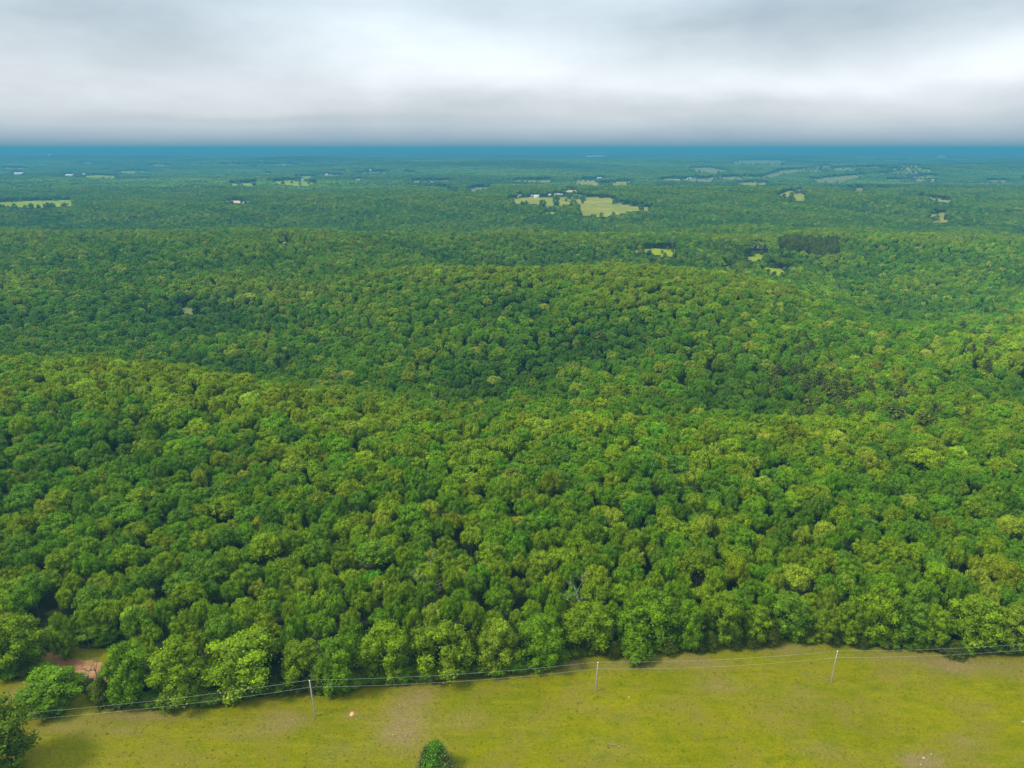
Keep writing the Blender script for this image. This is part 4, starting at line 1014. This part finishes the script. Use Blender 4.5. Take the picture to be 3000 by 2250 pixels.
o.location = (p[0], p[1] + .3, p[2]); o.scale = (.45, .75, .35)
b = MB(); b.tube([(-1.3, .5, .15), (-.6, -.1, .25), (.3, -.25, .2), (1.3, -.1, .12)], [.07, .06, .05, .02], 6)
b.tube([(-.6, -.1, .25), (-.9, -.5, .5), (-1.0, -.6, .8)], [.04, .03, .01], 5); b.tube([(.3, -.25, .2), (.7, .2, .4)], [.03, .01], 5)
p = at(1797, 2183); link('fallen_branch', b.mesh('fallen_branch', M_DEAD), None, label='pale fallen branch lying in the grass, lower middle of the meadow', category='branch').location = p

# ------------------------------------------------------------------ farm buildings
def house(px, py, wpx, wh, kd, lab):
    p = at(px, py); D = p[1] * cP + (H - p[2]) * sP; wdt = wpx * D / FPX; dep = max(6.0, wdt * .6)
    wall_c, roof_c = {'cream_barn': ((.78, .76, .6), (.82, .8, .66)), 'grey_house': ((.4, .4, .42), (.45, .45, .5)), 'pink_roof_house': ((.7, .6, .55), (.85, .66, .66)), 'dark_shed': ((.12, .06, .05), (.6, .6, .62)),
        'grey_shed': ((.5, .47, .45), (.62, .58, .56)), 'blue_shed': ((.4, .5, .6), (.6, .72, .78)), 'white_barn': ((.60, .60, .58), (.72, .73, .74)), 'white_house': ((.75, .75, .74), (.8, .8, .84)),
        'red_barn': ((.35, .12, .08), (.4, .2, .15)), 'tan_house': ((.6, .45, .3), (.55, .45, .36))}[kd]
    o = bpy.data.objects.new(kd, None); C.objects.link(o); o.location = (p[0], p[1] + dep / 2, p[2] - .4); o['label'] = lab; o['category'] = 'building'
    o['group'] = 'farm buildings among the woods'; o.rotation_euler = (0, 0, (px * 37 % 50 - 25) / 60)
    hw, hd = wdt / 2, dep / 2; rh = dep * .28; wh += .4
    V = [(-hw, -hd, 0), (hw, -hd, 0), (hw, hd, 0), (-hw, hd, 0), (-hw, -hd, wh), (hw, -hd, wh), (hw, hd, wh), (-hw, hd, wh), (-hw, 0, wh + rh), (hw, 0, wh + rh)]
    link('wall', mesh_from('wall', np.array(V), [np.array([(0,1,5,4),(1,2,6,5),(2,3,7,6),(3,0,4,7)]), np.array([(4,7,8),(5,9,6)])], plain(kd + '_wall', wall_c, .7, .06, .3)), o)
    e = .5; t = .18
    R = []
    for s in (-1, 1):
        R += [(-hw - e, s * (hd + e), wh - rh * e / hd), (hw + e, s * (hd + e), wh - rh * e / hd), (hw + e, 0, wh + rh + .02), (-hw - e, 0, wh + rh + .02)]
    V = np.array(R + [(a, b_, c + t) for a, b_, c in R]); F = []
    for k in (0, 4): F += [(k, k+1, k+2, k+3), (k+8, k+9, k+10, k+11), (k, k+1, k+9, k+8), (k+1, k+2, k+10, k+9), (k, k+3, k+11, k+8)]
    link('roof', mesh_from('roof', V, [np.array(F)], plain(kd + '_roof', roof_c, .45, .05, .3)), o)
    m = M_GLASS
    nwin = max(2, int(wdt / 4.5))
    for k in range(nwin):
        b = MB(); xx = (k + .5) / nwin * wdt - hw
        if k == nwin // 2: b.box((xx, -hd - .03, 1.3), (1.1, .1, 2.1)); link('door', b.mesh('door', M_DOOR), o)
        else: b.box((xx, -hd - .03, wh * .55), (1.1, .1, 1.1)); link('window', b.mesh('window', m), o)
M_GLASS = plain('window_glass', (.05, .06, .07), .1, .1, 1, .5); M_DOOR = plain('door_paint', (.2, .16, .12), .6)
for px, py, wd, hh, kd, lab in BUILD:
    if kd == 'tower':
        p = at(px, py + 3); D = p[1]; k = D / FPX
        o = bpy.data.objects.new('water_tower', None); C.objects.link(o); o.location = p; o['label'] = lab; o['category'] = 'water tower'
        mw = plain('tower_paint', (.8, .82, .83), .5)
        b = MB(); b.tube([(0, 0, 0), (0, 0, 8 * k)], [.7 * k, .5 * k], 10); link('column', b.mesh('column', mw), o)
        V, F = ICO2; link('tank', mesh_from('tank', V * np.array([3.2, 3.2, 2.4]) * k + np.array([0, 0, 9.5 * k]), [F], mw), o)
    else: house(px, py, wd, hh, kd, lab)

# ------------------------------------------------------------------ haze
b = MB(); b.box((0, 16600, (H + 1.5 - 75) / 2), (64500, 33400 + 500, H + 1.5 + 75))
hm = bpy.data.materials.new('haze'); hm.use_nodes = True; t = hm.node_tree; t.nodes.clear()
pv = N(t, 'ShaderNodeVolumePrincipled'); ou = N(t, 'ShaderNodeOutputMaterial'); t.links.new(pv.outputs[0], ou.inputs['Volume'])
pv.inputs['Color'].default_value = (.070, .290, .430, 1); pv.inputs['Density'].default_value = .00021; pv.inputs['Anisotropy'].default_value = 0.0
hz = link('haze', b.mesh('haze', hm), None, kind='stuff', label='thin blue summer haze lying over the whole landscape')
